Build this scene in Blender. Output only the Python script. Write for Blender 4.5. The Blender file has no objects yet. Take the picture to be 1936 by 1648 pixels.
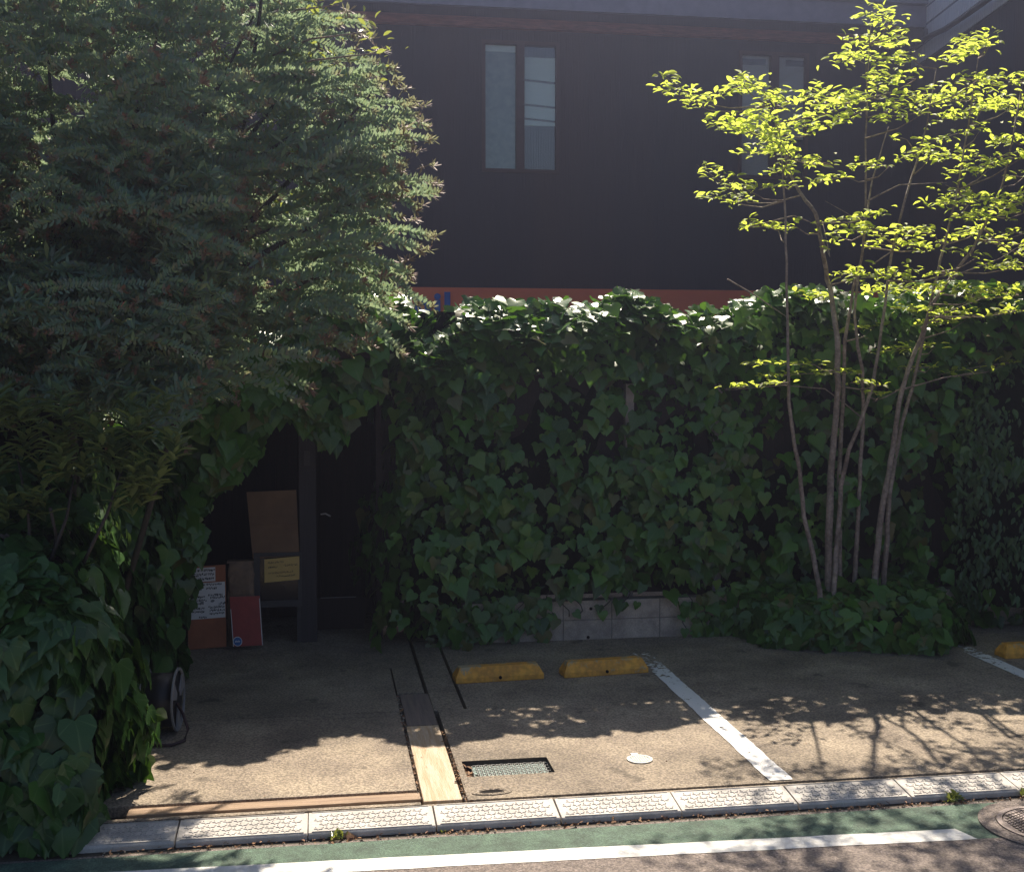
import bpy, bmesh, math, random
import numpy as np
from mathutils import Vector, Matrix, noise
R = math.radians
rng = np.random.default_rng(7)
random.seed(7)
sc = bpy.context.scene
COL = sc.collection

# ------------------------------------------------------------------ camera, sky, sun, exposure
CAM_H = 2.20
PITCH, YAW = 3.4, 9.0
cam_d = bpy.data.cameras.new('camera'); cam = bpy.data.objects.new('camera', cam_d); COL.objects.link(cam)
cam.location = (0, 0, CAM_H); cam.rotation_euler = (R(90 - PITCH), 0, R(-YAW))
cam_d.sensor_width = 36; cam_d.lens = 36 * 2254 / 1936; cam_d.clip_end = 1500; cam_d.clip_start = .05
sc.camera = cam
SUN_EL, SUN_AZ = 47.6, 17.0          # azimuth clockwise from +Y
w = bpy.data.worlds.new('World'); sc.world = w; w.use_nodes = True
nt = w.node_tree; bgn = nt.nodes['Background']
sky = nt.nodes.new('ShaderNodeTexSky'); sky.sky_type = 'NISHITA'; sky.sun_disc = False
sky.sun_elevation = R(SUN_EL); sky.sun_rotation = R(SUN_AZ); sky.dust_density = 1.5; sky.air_density = 1.0
nt.links.new(sky.outputs[0], bgn.inputs[0]); bgn.inputs[1].default_value = 0.053
sl = bpy.data.lights.new('sun', 'SUN'); sun = bpy.data.objects.new('sun', sl); COL.objects.link(sun)
sl.energy = 5.0; sl.angle = R(0.55); sl.color = (1.0, .89, .73)
sdir = Vector((math.sin(R(SUN_AZ)) * math.cos(R(SUN_EL)), math.cos(R(SUN_AZ)) * math.cos(R(SUN_EL)), math.sin(R(SUN_EL))))
sun.rotation_euler = sdir.to_track_quat('Z', 'Y').to_euler()
sc.view_settings.view_transform = 'Standard'; sc.view_settings.look = 'None'
sc.view_settings.gamma = 1; sc.view_settings.exposure = 1.08; sc.view_settings.use_curve_mapping = False
sc.cycles.max_bounces = 8; sc.cycles.transparent_max_bounces = 16; sc.cycles.sample_clamp_indirect = 4

# ------------------------------------------------------------------ measuring helper: a bearing from the surveyed standpoint met with a real plane
F, CX, CY = 2254., 968., 824.
_p, _a = R(PITCH), R(YAW)
def bearing(x, y):
    u = (x - CX) / F; v = -(y - CY) / F
    fy = math.cos(_p) + v * math.sin(_p); z = -math.sin(_p) + v * math.cos(_p)
    return u * math.cos(_a) + fy * math.sin(_a), -u * math.sin(_a) + fy * math.cos(_a), z
def at(x, y, Y):
    r = bearing(x, y); t = Y / r[1]
    return Vector((r[0] * t, Y, CAM_H + r[2] * t))
def on_ground(x, y, z=.05):
    r = bearing(x, y); t = (z - CAM_H) / r[2]
    return Vector((r[0] * t, r[1] * t, z))

# ------------------------------------------------------------------ materials
MATS = {}
def new_mat(name):
    m = bpy.data.materials.new(name); m.use_nodes = True
    return m, m.node_tree, m.node_tree.nodes, m.node_tree.links
def plain(name, col, rough=.8, var=.25, scale=8, bump=.15, bscale=None, spec=.5, metal=0, stretch=(1, 1, 1), col2=None, detail=6, fine=None):
    m, t, N, L = new_mat(name); b = N['Principled BSDF']
    tc = N.new('ShaderNodeTexCoord'); mp = N.new('ShaderNodeMapping'); mp.inputs['Scale'].default_value = stretch
    L.new(tc.outputs['Object'], mp.inputs[0])
    n1 = N.new('ShaderNodeTexNoise'); n1.inputs['Scale'].default_value = scale; n1.inputs['Detail'].default_value = detail
    n1.inputs['Roughness'].default_value = .65; L.new(mp.outputs[0], n1.inputs[0])
    cr = N.new('ShaderNodeValToRGB'); L.new(n1.outputs[0], cr.inputs[0])
    c2 = col2 or tuple(c * (1 - var) for c in col)
    cr.color_ramp.elements[0].position = .35; cr.color_ramp.elements[1].position = .66
    cr.color_ramp.elements[0].color = (*c2, 1); cr.color_ramp.elements[1].color = (*col, 1)
    out = cr.outputs[0]
    if fine:
        n2 = N.new('ShaderNodeTexNoise'); n2.inputs['Scale'].default_value = fine[0]; n2.inputs['Detail'].default_value = 2
        L.new(tc.outputs['Object'], n2.inputs[0])
        r2 = N.new('ShaderNodeValToRGB'); L.new(n2.outputs[0], r2.inputs[0])
        r2.color_ramp.elements[0].position = .38; r2.color_ramp.elements[1].position = .62
        lo, hi = 1 - fine[1], 1 + fine[1]
        r2.color_ramp.elements[0].color = (lo, lo, lo, 1); r2.color_ramp.elements[1].color = (hi, hi, hi, 1)
        mx = N.new('ShaderNodeMix'); mx.data_type = 'RGBA'; mx.blend_type = 'MULTIPLY'; mx.inputs[0].default_value = 1
        L.new(out, mx.inputs[6]); L.new(r2.outputs[0], mx.inputs[7]); out = mx.outputs[2]
    L.new(out, b.inputs['Base Color'])
    b.inputs['Roughness'].default_value = rough; b.inputs['Specular IOR Level'].default_value = spec; b.inputs['Metallic'].default_value = metal
    if bump:
        n3 = N.new('ShaderNodeTexNoise'); n3.inputs['Scale'].default_value = bscale or scale * 8; n3.inputs['Detail'].default_value = 5
        L.new(mp.outputs[0], n3.inputs[0]); bp = N.new('ShaderNodeBump'); bp.inputs['Strength'].default_value = bump; bp.inputs['Distance'].default_value = .01
        L.new(n3.outputs[0], bp.inputs['Height']); L.new(bp.outputs[0], b.inputs['Normal'])
    MATS[name] = m; return m
def leaf_mat(name, cols, rough=.35, trans=.45, tcol=(.30, .45, .05), veins=True, spec=.5, tips=None):
    """cols: list of base colours picked per leaf"""
    m, t, N, L = new_mat(name); b = N['Principled BSDF']; out = N['Material Output']
    ge = N.new('ShaderNodeNewGeometry'); oi = N.new('ShaderNodeObjectInfo')
    ad = N.new('ShaderNodeMath'); ad.operation = 'ADD'; L.new(ge.outputs['Random Per Island'], ad.inputs[0]); L.new(oi.outputs['Random'], ad.inputs[1])
    fr = N.new('ShaderNodeMath'); fr.operation = 'FRACT'; L.new(ad.outputs[0], fr.inputs[0])
    cr = N.new('ShaderNodeValToRGB'); L.new(fr.outputs[0], cr.inputs[0])
    els = cr.color_ramp.elements
    while len(els) < len(cols): els.new(.5)
    for i, c in enumerate(cols):
        els[i].position = i / (len(cols) - 1); els[i].color = (*c, 1)
    colr = cr.outputs[0]
    tc = N.new('ShaderNodeTexCoord'); sep = N.new('ShaderNodeSeparateXYZ'); L.new(tc.outputs['UV'], sep.inputs[0])
    if veins:
        # pale veins radiating from the leaf base
        a1 = N.new('ShaderNodeMath'); a1.operation = 'ABSOLUTE'; L.new(sep.outputs[0], a1.inputs[0])
        a2 = N.new('ShaderNodeMath'); a2.operation = 'ADD'; a2.inputs[1].default_value = .06; L.new(sep.outputs[1], a2.inputs[0])
        at2 = N.new('ShaderNodeMath'); at2.operation = 'ARCTAN2'; L.new(a1.outputs[0], at2.inputs[0]); L.new(a2.outputs[0], at2.inputs[1])
        mu = N.new('ShaderNodeMath'); mu.operation = 'MULTIPLY'; mu.inputs[1].default_value = 3.4; L.new(at2.outputs[0], mu.inputs[0])
        co = N.new('ShaderNodeMath'); co.operation = 'COSINE'; mu2 = N.new('ShaderNodeMath'); mu2.operation = 'MULTIPLY'; mu2.inputs[1].default_value = 1.9
        L.new(mu.outputs[0], mu2.inputs[0]); L.new(mu2.outputs[0], co.inputs[0])
        r2 = N.new('ShaderNodeMapRange'); r2.inputs[1].default_value = .93; r2.inputs[2].default_value = 1.0; r2.inputs[3].default_value = 0; r2.inputs[4].default_value = .45
        L.new(co.outputs[0], r2.inputs[0])
        mx = N.new('ShaderNodeMix'); mx.data_type = 'RGBA'; L.new(r2.outputs[0], mx.inputs[0]); L.new(colr, mx.inputs[6]); mx.inputs[7].default_value = (.12, .20, .07, 1)
        colr = mx.outputs[2]
    if tips:
        r3 = N.new('ShaderNodeMapRange'); r3.inputs[1].default_value = tips[1]; r3.inputs[2].default_value = 1.0; L.new(sep.outputs[1], r3.inputs[0])
        mx = N.new('ShaderNodeMix'); mx.data_type = 'RGBA'; L.new(r3.outputs[0], mx.inputs[0]); L.new(colr, mx.inputs[6]); mx.inputs[7].default_value = (*tips[0], 1)
        colr = mx.outputs[2]
    L.new(colr, b.inputs['Base Color']); b.inputs['Roughness'].default_value = rough; b.inputs['Specular IOR Level'].default_value = spec
    tr = N.new('ShaderNodeBsdfTranslucent'); mt = N.new('ShaderNodeMix'); mt.data_type = 'RGBA'; mt.inputs[0].default_value = .75
    L.new(colr, mt.inputs[6]); mt.inputs[7].default_value = (*tcol, 1); L.new(mt.outputs[2], tr.inputs[0])
    ms = N.new('ShaderNodeMixShader'); ms.inputs[0].default_value = trans
    L.new(b.outputs[0], ms.inputs[1]); L.new(tr.outputs[0], ms.inputs[2]); L.new(ms.outputs[0], out.inputs[0])
    MATS[name] = m; return m

plain('concrete', (.37, .30, .222), .9, scale=2.6, bump=.9, bscale=110, col2=(.22, .176, .136), fine=(75, .34), detail=9)
plain('dirt', (.09, .07, .05), .95, scale=30, bump=.6, bscale=90)
plain('asphalt', (.32, .26, .225), .9, scale=90, bump=.9, bscale=150, col2=(.11, .09, .082), detail=3, fine=(18, .12))
plain('green_paint', (.10, .165, .115), .85, scale=9, bump=.7, bscale=150, col2=(.055, .085, .062), fine=(130, .25))
plain('road_line', (.80, .79, .76), .75, scale=25, bump=.4, bscale=120, col2=(.62, .60, .56))
plain('kerb_plastic', (.54, .50, .46), .7, scale=6, bump=.15, col2=(.36, .33, .30), fine=(160, .08))
plain('plank_wood', (.54, .44, .33), .7, scale=5, bump=.5, bscale=26, stretch=(9, .6, 1), col2=(.42, .28, .15))
plain('plank_wood_x', (.38, .25, .15), .7, scale=5, bump=.5, bscale=26, stretch=(.6, 9, 1), col2=(.20, .12, .07))
plain('plank_grey', (.22, .17, .14), .85, scale=5, bump=.5, bscale=26, stretch=(9, .6, 1), col2=(.14, .11, .10))
plain('yellow', (.78, .37, .045), .6, scale=11, bump=.25, bscale=50, col2=(.60, .27, .04), fine=(30, .12))
plain('hole_black', (.012, .01, .01), .95, bump=0, spec=.1)  # black colour stands in for the shade inside holes
plain('block', (.56, .45, .37), .92, scale=7, bump=.4, bscale=90, col2=(.33, .26, .22), fine=(120, .12))
plain('mortar', (.26, .22, .19), .95, scale=20)
plain('grey_plastic', (.24, .24, .26), .45, bump=0, scale=10)
plain('black_plastic', (.015, .014, .018), .5, bump=0)
plain('hose', (.05, .02, .022), .5, bump=0)
plain('cast_iron', (.22, .18, .17), .5, scale=30, bump=.3, metal=.6, col2=(.12, .10, .10))
plain('cap_metal', (.34, .33, .31), .5, scale=30, bump=.2, metal=.2)
plain('grating', (.14, .20, .19), .45, scale=20, bump=.2, metal=.5)
plain('house_wall', (.072, .046, .046), .8, scale=.5, bump=.6, bscale=60, stretch=(1, 1, .03), col2=(.034, .034, .050), detail=3)
plain('eave_wood', (.42, .15, .11), .7, scale=6, bump=.2, stretch=(1, 1, 6), col2=(.22, .09, .07))
plain('gutter', (.17, .17, .24), .5, scale=6, bump=.05)
plain('window_frame', (.09, .045, .04), .6, bump=0, scale=6)
plain('blind_or_reflection', (.86, .90, .86), .8, scale=30, bump=.1, stretch=(1, 1, 8), var=.08)  # bright pane reflection put into a panel's colour
plain('dim_pane_tone', (.26, .30, .28), .8, scale=12, bump=.1, col2=(.18, .21, .20))  # grey of the reflecting left pane put into a panel's colour
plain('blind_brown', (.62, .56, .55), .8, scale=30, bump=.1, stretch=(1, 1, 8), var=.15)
plain('orange', (.88, .20, .09), .6, scale=3, bump=.05, col2=(.82, .17, .08))
plain('blue', (.03, .14, .50), .6, scale=10, bump=0)
plain('tile_blue', (.86, .88, .94), .2, scale=9, bump=.05, metal=.35, col2=(.74, .77, .86))
plain('grout', (.16, .17, .21), .9, bump=0)
plain('bark', (.36, .28, .24), .9, scale=14, bump=.6, bscale=60, stretch=(1, 1, .5), col2=(.17, .125, .105), fine=(40, .2))
plain('bark_dark', (.055, .045, .04), .9, scale=14, bump=.5, bscale=60)
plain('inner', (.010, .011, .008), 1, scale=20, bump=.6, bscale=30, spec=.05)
plain('dark_wood', (.030, .018, .018), .8, scale=6, bump=.4, bscale=30, stretch=(8, 8, .5), col2=(.017, .011, .012))
plain('post_wood', (.05, .042, .048), .8, scale=6, bump=.4, bscale=30, stretch=(8, 8, .5))
plain('frame_wood', (.06, .055, .06), .7, scale=6, bump=.3)
plain('glass_black', (.012, .012, .02), .15, bump=0)
plain('kraft', (.20, .115, .065), .85, scale=5, bump=.2, bscale=14, col2=(.15, .085, .05))
plain('bag', (.26, .17, .11), .7, scale=7, bump=.9, bscale=9, col2=(.13, .08, .06))
plain('orange_board', (.42, .135, .06), .7, scale=6, bump=.1)
plain('red_board', (.40, .055, .045), .6, scale=6, bump=.05)
plain('white_paper', (.80, .76, .76), .8, scale=12, bump=.1, var=.06)
plain('cream_paper', (.62, .42, .15), .8, scale=12, bump=.1, var=.08)
plain('ink', (.03, .03, .035), .8, bump=0)
plain('sticker_blue', (.04, .16, .45), .5, bump=0)
plain('pale_post', (.42, .36, .36), .85, scale=15, bump=.1)
plain('soil', (.07, .05, .035), 1, scale=20, bump=.8, bscale=60)
plain('dead_leaf', (.36, .20, .09), .8, scale=30, bump=.2, col2=(.16, .07, .04))
plain('pebble', (.50, .45, .38), .85, scale=60, bump=.2, col2=(.20, .16, .12))
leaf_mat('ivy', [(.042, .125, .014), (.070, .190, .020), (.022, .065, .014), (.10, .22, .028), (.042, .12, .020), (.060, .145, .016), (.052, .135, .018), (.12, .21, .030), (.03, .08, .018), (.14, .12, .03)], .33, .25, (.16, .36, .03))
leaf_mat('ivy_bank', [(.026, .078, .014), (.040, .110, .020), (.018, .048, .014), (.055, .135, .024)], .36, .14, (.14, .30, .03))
leaf_mat('spring_leaf', [(.34, .42, .05), (.42, .48, .07), (.26, .36, .05), (.46, .50, .08)], 1e-9 + .55, .68, (.76, .88, .11), veins=False, tips=None)
leaf_mat('feather', [(.17, .28, .23), (.15, .27, .20), (.19, .23, .21), (.19, .33, .15), (.17, .27, .25), (.27, .34, .14), (.21, .19, .18)], .6, .45, (.30, .39, .20), veins=False, tips=((.27, .115, .09), .90))
leaf_mat('glossy_small', [(.09, .13, .04), (.14, .19, .05), (.07, .10, .04)], .22, .45, (.45, .50, .08), veins=False)
leaf_mat('lance', [(.10, .15, .06), (.15, .20, .07), (.08, .12, .05)], .4, .35, (.28, .34, .06), veins=False)
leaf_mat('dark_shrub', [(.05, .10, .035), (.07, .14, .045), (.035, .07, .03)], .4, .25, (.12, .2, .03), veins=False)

# ------------------------------------------------------------------ object helpers
def tag(o, label=None, cat=None, group=None, kind=None):
    if label: o['label'] = label
    if cat: o['category'] = cat
    if group: o['group'] = group
    if kind: o['kind'] = kind
    return o
def empty(name, loc=(0, 0, 0), rz=0, **k):
    o = bpy.data.objects.new(name, None); COL.objects.link(o); o.location = loc; o.rotation_euler.z = rz; o.empty_display_size = .1
    return tag(o, **k)
def link_mesh(name, me, mat, parent=None, **k):
    o = bpy.data.objects.new(name, me); COL.objects.link(o)
    if mat and not me.materials: me.materials.append(MATS[mat])
    if parent: o.parent = parent
    return tag(o, **k)
class MB:
    def __init__(s): s.v = []; s.f = []; s.sm = []
    def add(s, vs, fs, smooth=False):
        b = len(s.v); s.v += [tuple(v) for v in vs]; s.f += [tuple(i + b for i in f) for f in fs]; s.sm += [smooth] * len(fs); return s
    def box(s, x0, x1, y0, y1, z0, z1):
        vs = [(x, y, z) for z in (z0, z1) for y in (y0, y1) for x in (x0, x1)]
        return s.add(vs, [(0, 2, 3, 1), (4, 5, 7, 6), (0, 1, 5, 4), (2, 6, 7, 3), (0, 4, 6, 2), (1, 3, 7, 5)])
    def prism(s, poly, a0, a1, axis='y'):
        n = len(poly)
        def P(p, a): return (p[0], a, p[1]) if axis == 'y' else ((a, p[0], p[1]) if axis == 'x' else (p[0], p[1], a))
        vs = [P(p, a0) for p in poly] + [P(p, a1) for p in poly]
        return s.add(vs, [tuple(range(n)), tuple(range(2 * n - 1, n - 1, -1))] + [(i, i + n, (i + 1) % n + n, (i + 1) % n) for i in range(n)])
    def tube(s, pts, rad, sides=8, caps=True):
        pts = [Vector(p) for p in pts]; n = len(pts)
        if not hasattr(rad, '__len__'): rad = [rad] * n
        vs = []; up = Vector((.13, .9, .2))
        for i, p in enumerate(pts):
            d = (pts[min(i + 1, n - 1)] - pts[max(i - 1, 0)]).normalized()
            a = d.cross(up); a = a.normalized() if a.length > 1e-4 else d.orthogonal().normalized()
            b = d.cross(a)
            for k in range(sides):
                q = 2 * math.pi * k / sides; vs.append(p + (a * math.cos(q) + b * math.sin(q)) * rad[i])
        fs = [(i * sides + k, i * sides + (k + 1) % sides, (i + 1) * sides + (k + 1) % sides, (i + 1) * sides + k) for i in range(n - 1) for k in range(sides)]
        if caps: fs += [tuple(range(sides - 1, -1, -1)), tuple((n - 1) * sides + k for k in range(sides))]
        return s.add(vs, fs, True)
    def disc(s, c, r, z0, z1, n=32, r_in=0):
        ring = [(math.cos(2 * math.pi * k / n), math.sin(2 * math.pi * k / n)) for k in range(n)]
        if r_in:
            vs = [(c[0] + x * q, c[1] + y * q, z) for q, z in ((r, z0), (r, z1), (r_in, z1), (r_in, z0)) for x, y in ring]
            fs = [(j * n + k, j * n + (k + 1) % n, (j + 1) % 4 * n + (k + 1) % n, (j + 1) % 4 * n + k) for j in range(4) for k in range(n)]
            return s.add(vs, fs)
        return s.prism([(c[0] + x * r, c[1] + y * r) for x, y in ring], z0, z1, 'z')
    def mesh(s, name):
        me = bpy.data.meshes.new(name); me.from_pydata(s.v, [], s.f); me.update()
        me.polygons.foreach_set('use_smooth', s.sm)
        bm = bmesh.new(); bm.from_mesh(me); bmesh.ops.recalc_face_normals(bm, faces=bm.faces); bm.to_mesh(me); bm.free()
        return me
    def build(s, name, mat, parent=None, bevel=0, **k):
        me = s.mesh(name); o = link_mesh(name, me, mat, parent, **k)
        if bevel:
            m = o.modifiers.new('bevel', 'BEVEL'); m.width = bevel; m.segments = 2; m.limit_method = 'ANGLE'; m.angle_limit = R(40)
        return o
def copy_tree(o, parent=None):
    c = o.copy(); COL.objects.link(c); c.parent = parent
    for ch in list(o.children): copy_tree(ch, c)
    return c

# ------------------------------------------------------------------ leaves
def sym_leaf(right, mid, fold=.14, droop=.22, jit=0, seed=0):
    """right: outline points from base to tip on the +x side; mid: midrib points."""
    r = np.random.default_rng(seed)
    V = [(0, y) for y in mid]; m = len(mid)
    T = []
    for sgn in (1, -1):
        b = len(V); pts = [(sgn * x * (1 + r.uniform(-jit, jit)), y + r.uniform(-jit, jit) * .4) for x, y in right]
        V += pts; i = 0; j = 0
        # zip midrib against outline
        tri = []
        while j < len(right) - 1 or i < m - 1:
            if j < len(right) - 1 and (i == m - 1 or right[j][1] < (mid[i + 1] + mid[i]) / 2 or right[j + 1][1] <= mid[i]):
                tri.append((i, b + j, b + j + 1)); j += 1
            else:
                tri.append((i, b + j, i + 1)); i += 1
        T += tri if sgn == 1 else [(a, c, d) for a, d, c in tri]
    V3 = np.array([(x, y, fold * abs(x) * 1.0 - droop * max(y, 0) ** 2 + .03 * math.sin(9 * y + 5 * abs(x))) for x, y in V])
    UV = np.array([(x, y) for x, y in V])
    return V3, np.array(T, dtype=np.int32), UV
IVY = [sym_leaf([(.14, -.12), (.36, -.14), (.50, .03), (.57, .2), (.41, .36), (.31, .52), (.15, .78)], [0, .3, .62, 1.0], jit=.10, seed=s) for s in (1, 2)] + \
      [sym_leaf([(.16, -.14), (.40, -.10), (.53, .12), (.50, .32), (.36, .52), (.18, .78)], [0, .3, .62, .98], jit=.08, seed=5, fold=.05, droop=.3),
       sym_leaf([(.13, -.08), (.33, -.1), (.54, .10), (.60, .33), (.33, .40), (.27, .6), (.12, .82)], [0, .32, .66, 1.06], jit=.1, seed=9, fold=.2)]
OVAL = [sym_leaf([(.06, .05), (.22, .28), (.24, .52), (.14, .8)], [0, .35, .7, 1.0], fold=.45, droop=.2), sym_leaf([(.05, .05), (.18, .3), (.2, .55), (.1, .82)], [0, .4, 1.0], fold=.3, droop=.45)]
LANCE = [sym_leaf([(.04, .05), (.15, .3), (.15, .58), (.07, .84)], [0, .45, 1.0], fold=.4, droop=.3)]
def frames(nrm, tip, size, keep_tip=False):
    """rotation*scale matrices with columns side, tip, normal"""
    if keep_tip:
        tip = tip / np.linalg.norm(tip, axis=1, keepdims=True); nrm = nrm - tip * np.sum(tip * nrm, axis=1, keepdims=True)
    n = nrm / np.linalg.norm(nrm, axis=1, keepdims=True)
    t = tip - n * np.sum(tip * n, axis=1, keepdims=True); t /= np.maximum(np.linalg.norm(t, axis=1, keepdims=True), 1e-5)
    s = np.cross(t, n)
    M = np.stack([s, t, n], axis=2) * np.asarray(size)[:, None, None]
    return M
def scatter_mesh(name, tmpls, M, T, smooth=True):
    n = len(T); idx = np.arange(n) % len(tmpls)
    Vs, Fs, Us = [], [], []; base = 0
    for k, (V, Fc, U) in enumerate(tmpls):
        sel = idx == k; c = int(sel.sum())
        if not c: continue
        W = np.einsum('nij,vj->nvi', M[sel], V) + T[sel][:, None, :]
        Vs.append(W.reshape(-1, 3)); off = (np.arange(c) * len(V))[:, None, None] + base
        Fs.append((Fc[None] + off).reshape(-1, 3)); Us.append(np.tile(U[Fc.reshape(-1)], (c, 1))); base += c * len(V)
    V = np.concatenate(Vs); Fa = np.concatenate(Fs); U = np.concatenate(Us)
    me = bpy.data.meshes.new(name); me.vertices.add(len(V)); me.vertices.foreach_set('co', V.astype(np.float32).ravel())
    me.loops.add(len(Fa) * 3); me.loops.foreach_set('vertex_index', Fa.astype(np.int32).ravel())
    me.polygons.add(len(Fa)); me.polygons.foreach_set('loop_start', np.arange(len(Fa), dtype=np.int32) * 3)
    uv = me.uv_layers.new(name='UVMap'); uv.uv.foreach_set('vector', U.astype(np.float32).ravel())
    me.update(calc_edges=True)
    if smooth: me.polygons.foreach_set('use_smooth', np.ones(len(Fa), bool))
    return me
_leafmesh = {}
def leaves(parent, tmpls, mat, M, T, score, npart=300, name='leaf', mass='foliage'):
    """the npart leaves with the best score become parts, the rest one mass"""
    order = np.argsort(-score); top = order[:npart]; rest = order[npart:]
    for i in top:
        k = (id(tmpls), int(i) % len(tmpls), mat)
        if k not in _leafmesh: _leafmesh[k] = scatter_mesh('leaf', [tmpls[k[1]]], np.eye(3)[None], np.zeros((1, 3)))
        o = link_mesh(name, _leafmesh[k], mat, parent)
        m = Matrix([list(r) + [0] for r in M[i]] + [[0, 0, 0, 1]]); m.translation = Vector(T[i]) - parent.location
        o.matrix_local = m
    if len(rest):
        me = scatter_mesh(mass, tmpls, M[rest], T[rest] - np.array(parent.location))
        link_mesh(mass, me, mat, parent, kind='stuff')
def fbm(P, sc_, seed=0, oct=2):
    return np.array([noise.fractal(Vector((p[0] * sc_ + seed, p[1] * sc_, p[2] * sc_)), 1.0, 2.0, oct) for p in P])

def ivy_wall(parent, path, ztop, zbot, n, size=(.08, .15), layers=3, depth=.16, bulge=.12, inset=.25, top_w=.3, top_frac=.12, mat='ivy', holes=(), gaps=.0,
             npart=300, seed=0, core=True, core_in=.13, core_top=.06, clump_f=0., vstretch=1., tilt=.45, nscale=1.6, dens=None, tmpls=IVY):
    r = np.random.default_rng(seed)
    P = np.array(path, float); seg = np.linalg.norm(np.diff(P, axis=0), axis=1); cum = np.concatenate([[0], np.cumsum(seg)]); Ltot = cum[-1]
    def pos(s): return np.stack([np.interp(s, cum, P[:, 0]), np.interp(s, cum, P[:, 1])], 1)
    def out(s):
        e = .12; d = pos(np.minimum(s + e, Ltot)) - pos(np.maximum(s - e, 0)); d /= np.linalg.norm(d, axis=1, keepdims=True)
        return np.stack([d[:, 1], -d[:, 0]], 1)
    def surf(s, z, off):
        zt = ztop(s); zb = zbot(s); q = np.clip((z - zb) / np.maximum(zt - zb, .05), 0, 1)
        base = pos(s); o2 = out(s)
        b = fbm(np.stack([base[:, 0], base[:, 1], z], 1), nscale, seed) * bulge * 1.6
        o = b - inset * q ** 4 + off
        xy = base + o2 * o[:, None]
        return np.concatenate([xy, z[:, None]], 1), np.concatenate([o2, np.zeros((len(s), 1))], 1), q
    s = r.uniform(0, Ltot, n); z = zbot(s) + (ztop(s) - zbot(s)) * r.uniform(0, 1, n)
    lay = r.integers(0, layers, n); off = -lay * depth / max(layers - 1, 1) + r.uniform(-.03, .03, n)
    T, N_, q = surf(s, z, off)
    nrm = N_ + np.stack([r.normal(0, .35, n), r.normal(0, .35, n), tilt + .9 * q ** 5 + r.normal(0, .25, n)], 1)
    tip = np.stack([r.normal(0, .45, n), r.normal(0, .3, n), -np.ones(n)], 1) + N_ * .25
    nt_ = int(n * top_frac)
    if nt_:
        cl_s = r.uniform(0, Ltot, max(3, int(Ltot * 3.2))); cl_i = r.uniform(-inset - .25, -inset + .30, len(cl_s)); pick = r.integers(0, len(cl_s), nt_); cl = r.uniform(0, 1, nt_) < clump_f
        s2 = np.where(cl, np.clip(cl_s[pick] + r.normal(0, .11, nt_), 0, Ltot), r.uniform(0, Ltot, nt_)); zt = ztop(s2); b2 = pos(s2); o2 = out(s2); inn = np.where(cl, cl_i[pick] + r.normal(0, .07, nt_), r.uniform(-inset - top_w, -inset + .12, nt_))
        hz = zt + fbm(np.stack([b2[:, 0], b2[:, 1] + inn, zt], 1), 4.5, seed + 3) * .07 + r.uniform(-.05, .05, nt_) + np.where(cl, .05, .01) - np.maximum(inn + inset, 0) * .75
        T2 = np.concatenate([b2 + o2 * inn[:, None], hz[:, None]], 1)
        n2 = np.stack([r.normal(0, .48, nt_), r.normal(0, .42, nt_) - .30, np.ones(nt_)], 1)
        t2 = np.concatenate([o2, np.zeros((nt_, 1))], 1) * 1.0 + np.stack([r.normal(0, .8, nt_), r.normal(0, .4, nt_), r.normal(-.1, .3, nt_)], 1)
        T = np.concatenate([T, T2]); nrm = np.concatenate([nrm, n2]); tip = np.concatenate([tip, t2]); lay = np.concatenate([lay, np.zeros(nt_, int)])
    # uneven cover: drop leaves of the outer layers where a slow noise is low
    cov = fbm(T * np.array([1, 1, vstretch]), 2.6, seed + 11)
    keep = ~((cov < gaps) & (lay < layers - 1) & (r.uniform(0, 1, len(T)) < .85))
    keep |= T[:, 2] > ztop(np.zeros(1)).max() * .80 if core_top <= .03 else False
    for (hx, hz_, hr) in holes:
        keep &= ((T[:, 0] - hx) ** 2 + (T[:, 2] - hz_) ** 2) > hr * hr
    if dens is not None: keep &= dens(T, r)
    T, nrm, tip, lay = T[keep], nrm[keep], tip[keep], lay[keep]
    sz = r.uniform(size[0], size[1], len(T)) * (1 - .12 * lay)
    M = frames(nrm, tip, sz)
    T = T - M[:, :, 1] * .35
    d = np.linalg.norm(T - np.array([0, 0, CAM_H]), axis=1)
    vdir = (np.array([0, 0, CAM_H]) - T) / d[:, None]
    face = np.abs(np.sum(M[:, :, 2] / sz[:, None] * vdir, axis=1))
    score = sz / d * face * np.where(lay == 0, 1, .25) * np.where((out_px(T)), 1, .01)
    leaves(parent, tmpls, mat, M, T, score, npart)
    if core:  # dark core added to stop light leaking through the leaves
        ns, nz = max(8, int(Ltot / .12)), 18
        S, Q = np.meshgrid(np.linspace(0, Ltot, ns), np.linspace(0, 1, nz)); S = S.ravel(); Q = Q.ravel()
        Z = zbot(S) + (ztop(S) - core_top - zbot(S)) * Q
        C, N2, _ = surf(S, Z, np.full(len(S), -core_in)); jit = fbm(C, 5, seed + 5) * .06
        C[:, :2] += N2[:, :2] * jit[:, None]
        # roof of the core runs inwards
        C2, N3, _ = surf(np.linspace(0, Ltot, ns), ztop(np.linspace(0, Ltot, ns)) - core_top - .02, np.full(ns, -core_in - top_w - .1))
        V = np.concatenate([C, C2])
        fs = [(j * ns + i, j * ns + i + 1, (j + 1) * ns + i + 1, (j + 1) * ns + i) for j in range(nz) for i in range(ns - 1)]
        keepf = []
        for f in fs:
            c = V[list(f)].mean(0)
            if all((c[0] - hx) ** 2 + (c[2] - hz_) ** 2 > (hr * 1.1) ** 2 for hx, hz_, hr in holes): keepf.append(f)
        b = MB(); b.add([tuple(v - np.array(parent.location)) for v in V], keepf, True); b.build('light_block_core', 'inner', parent, kind='stuff')
    return T
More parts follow.
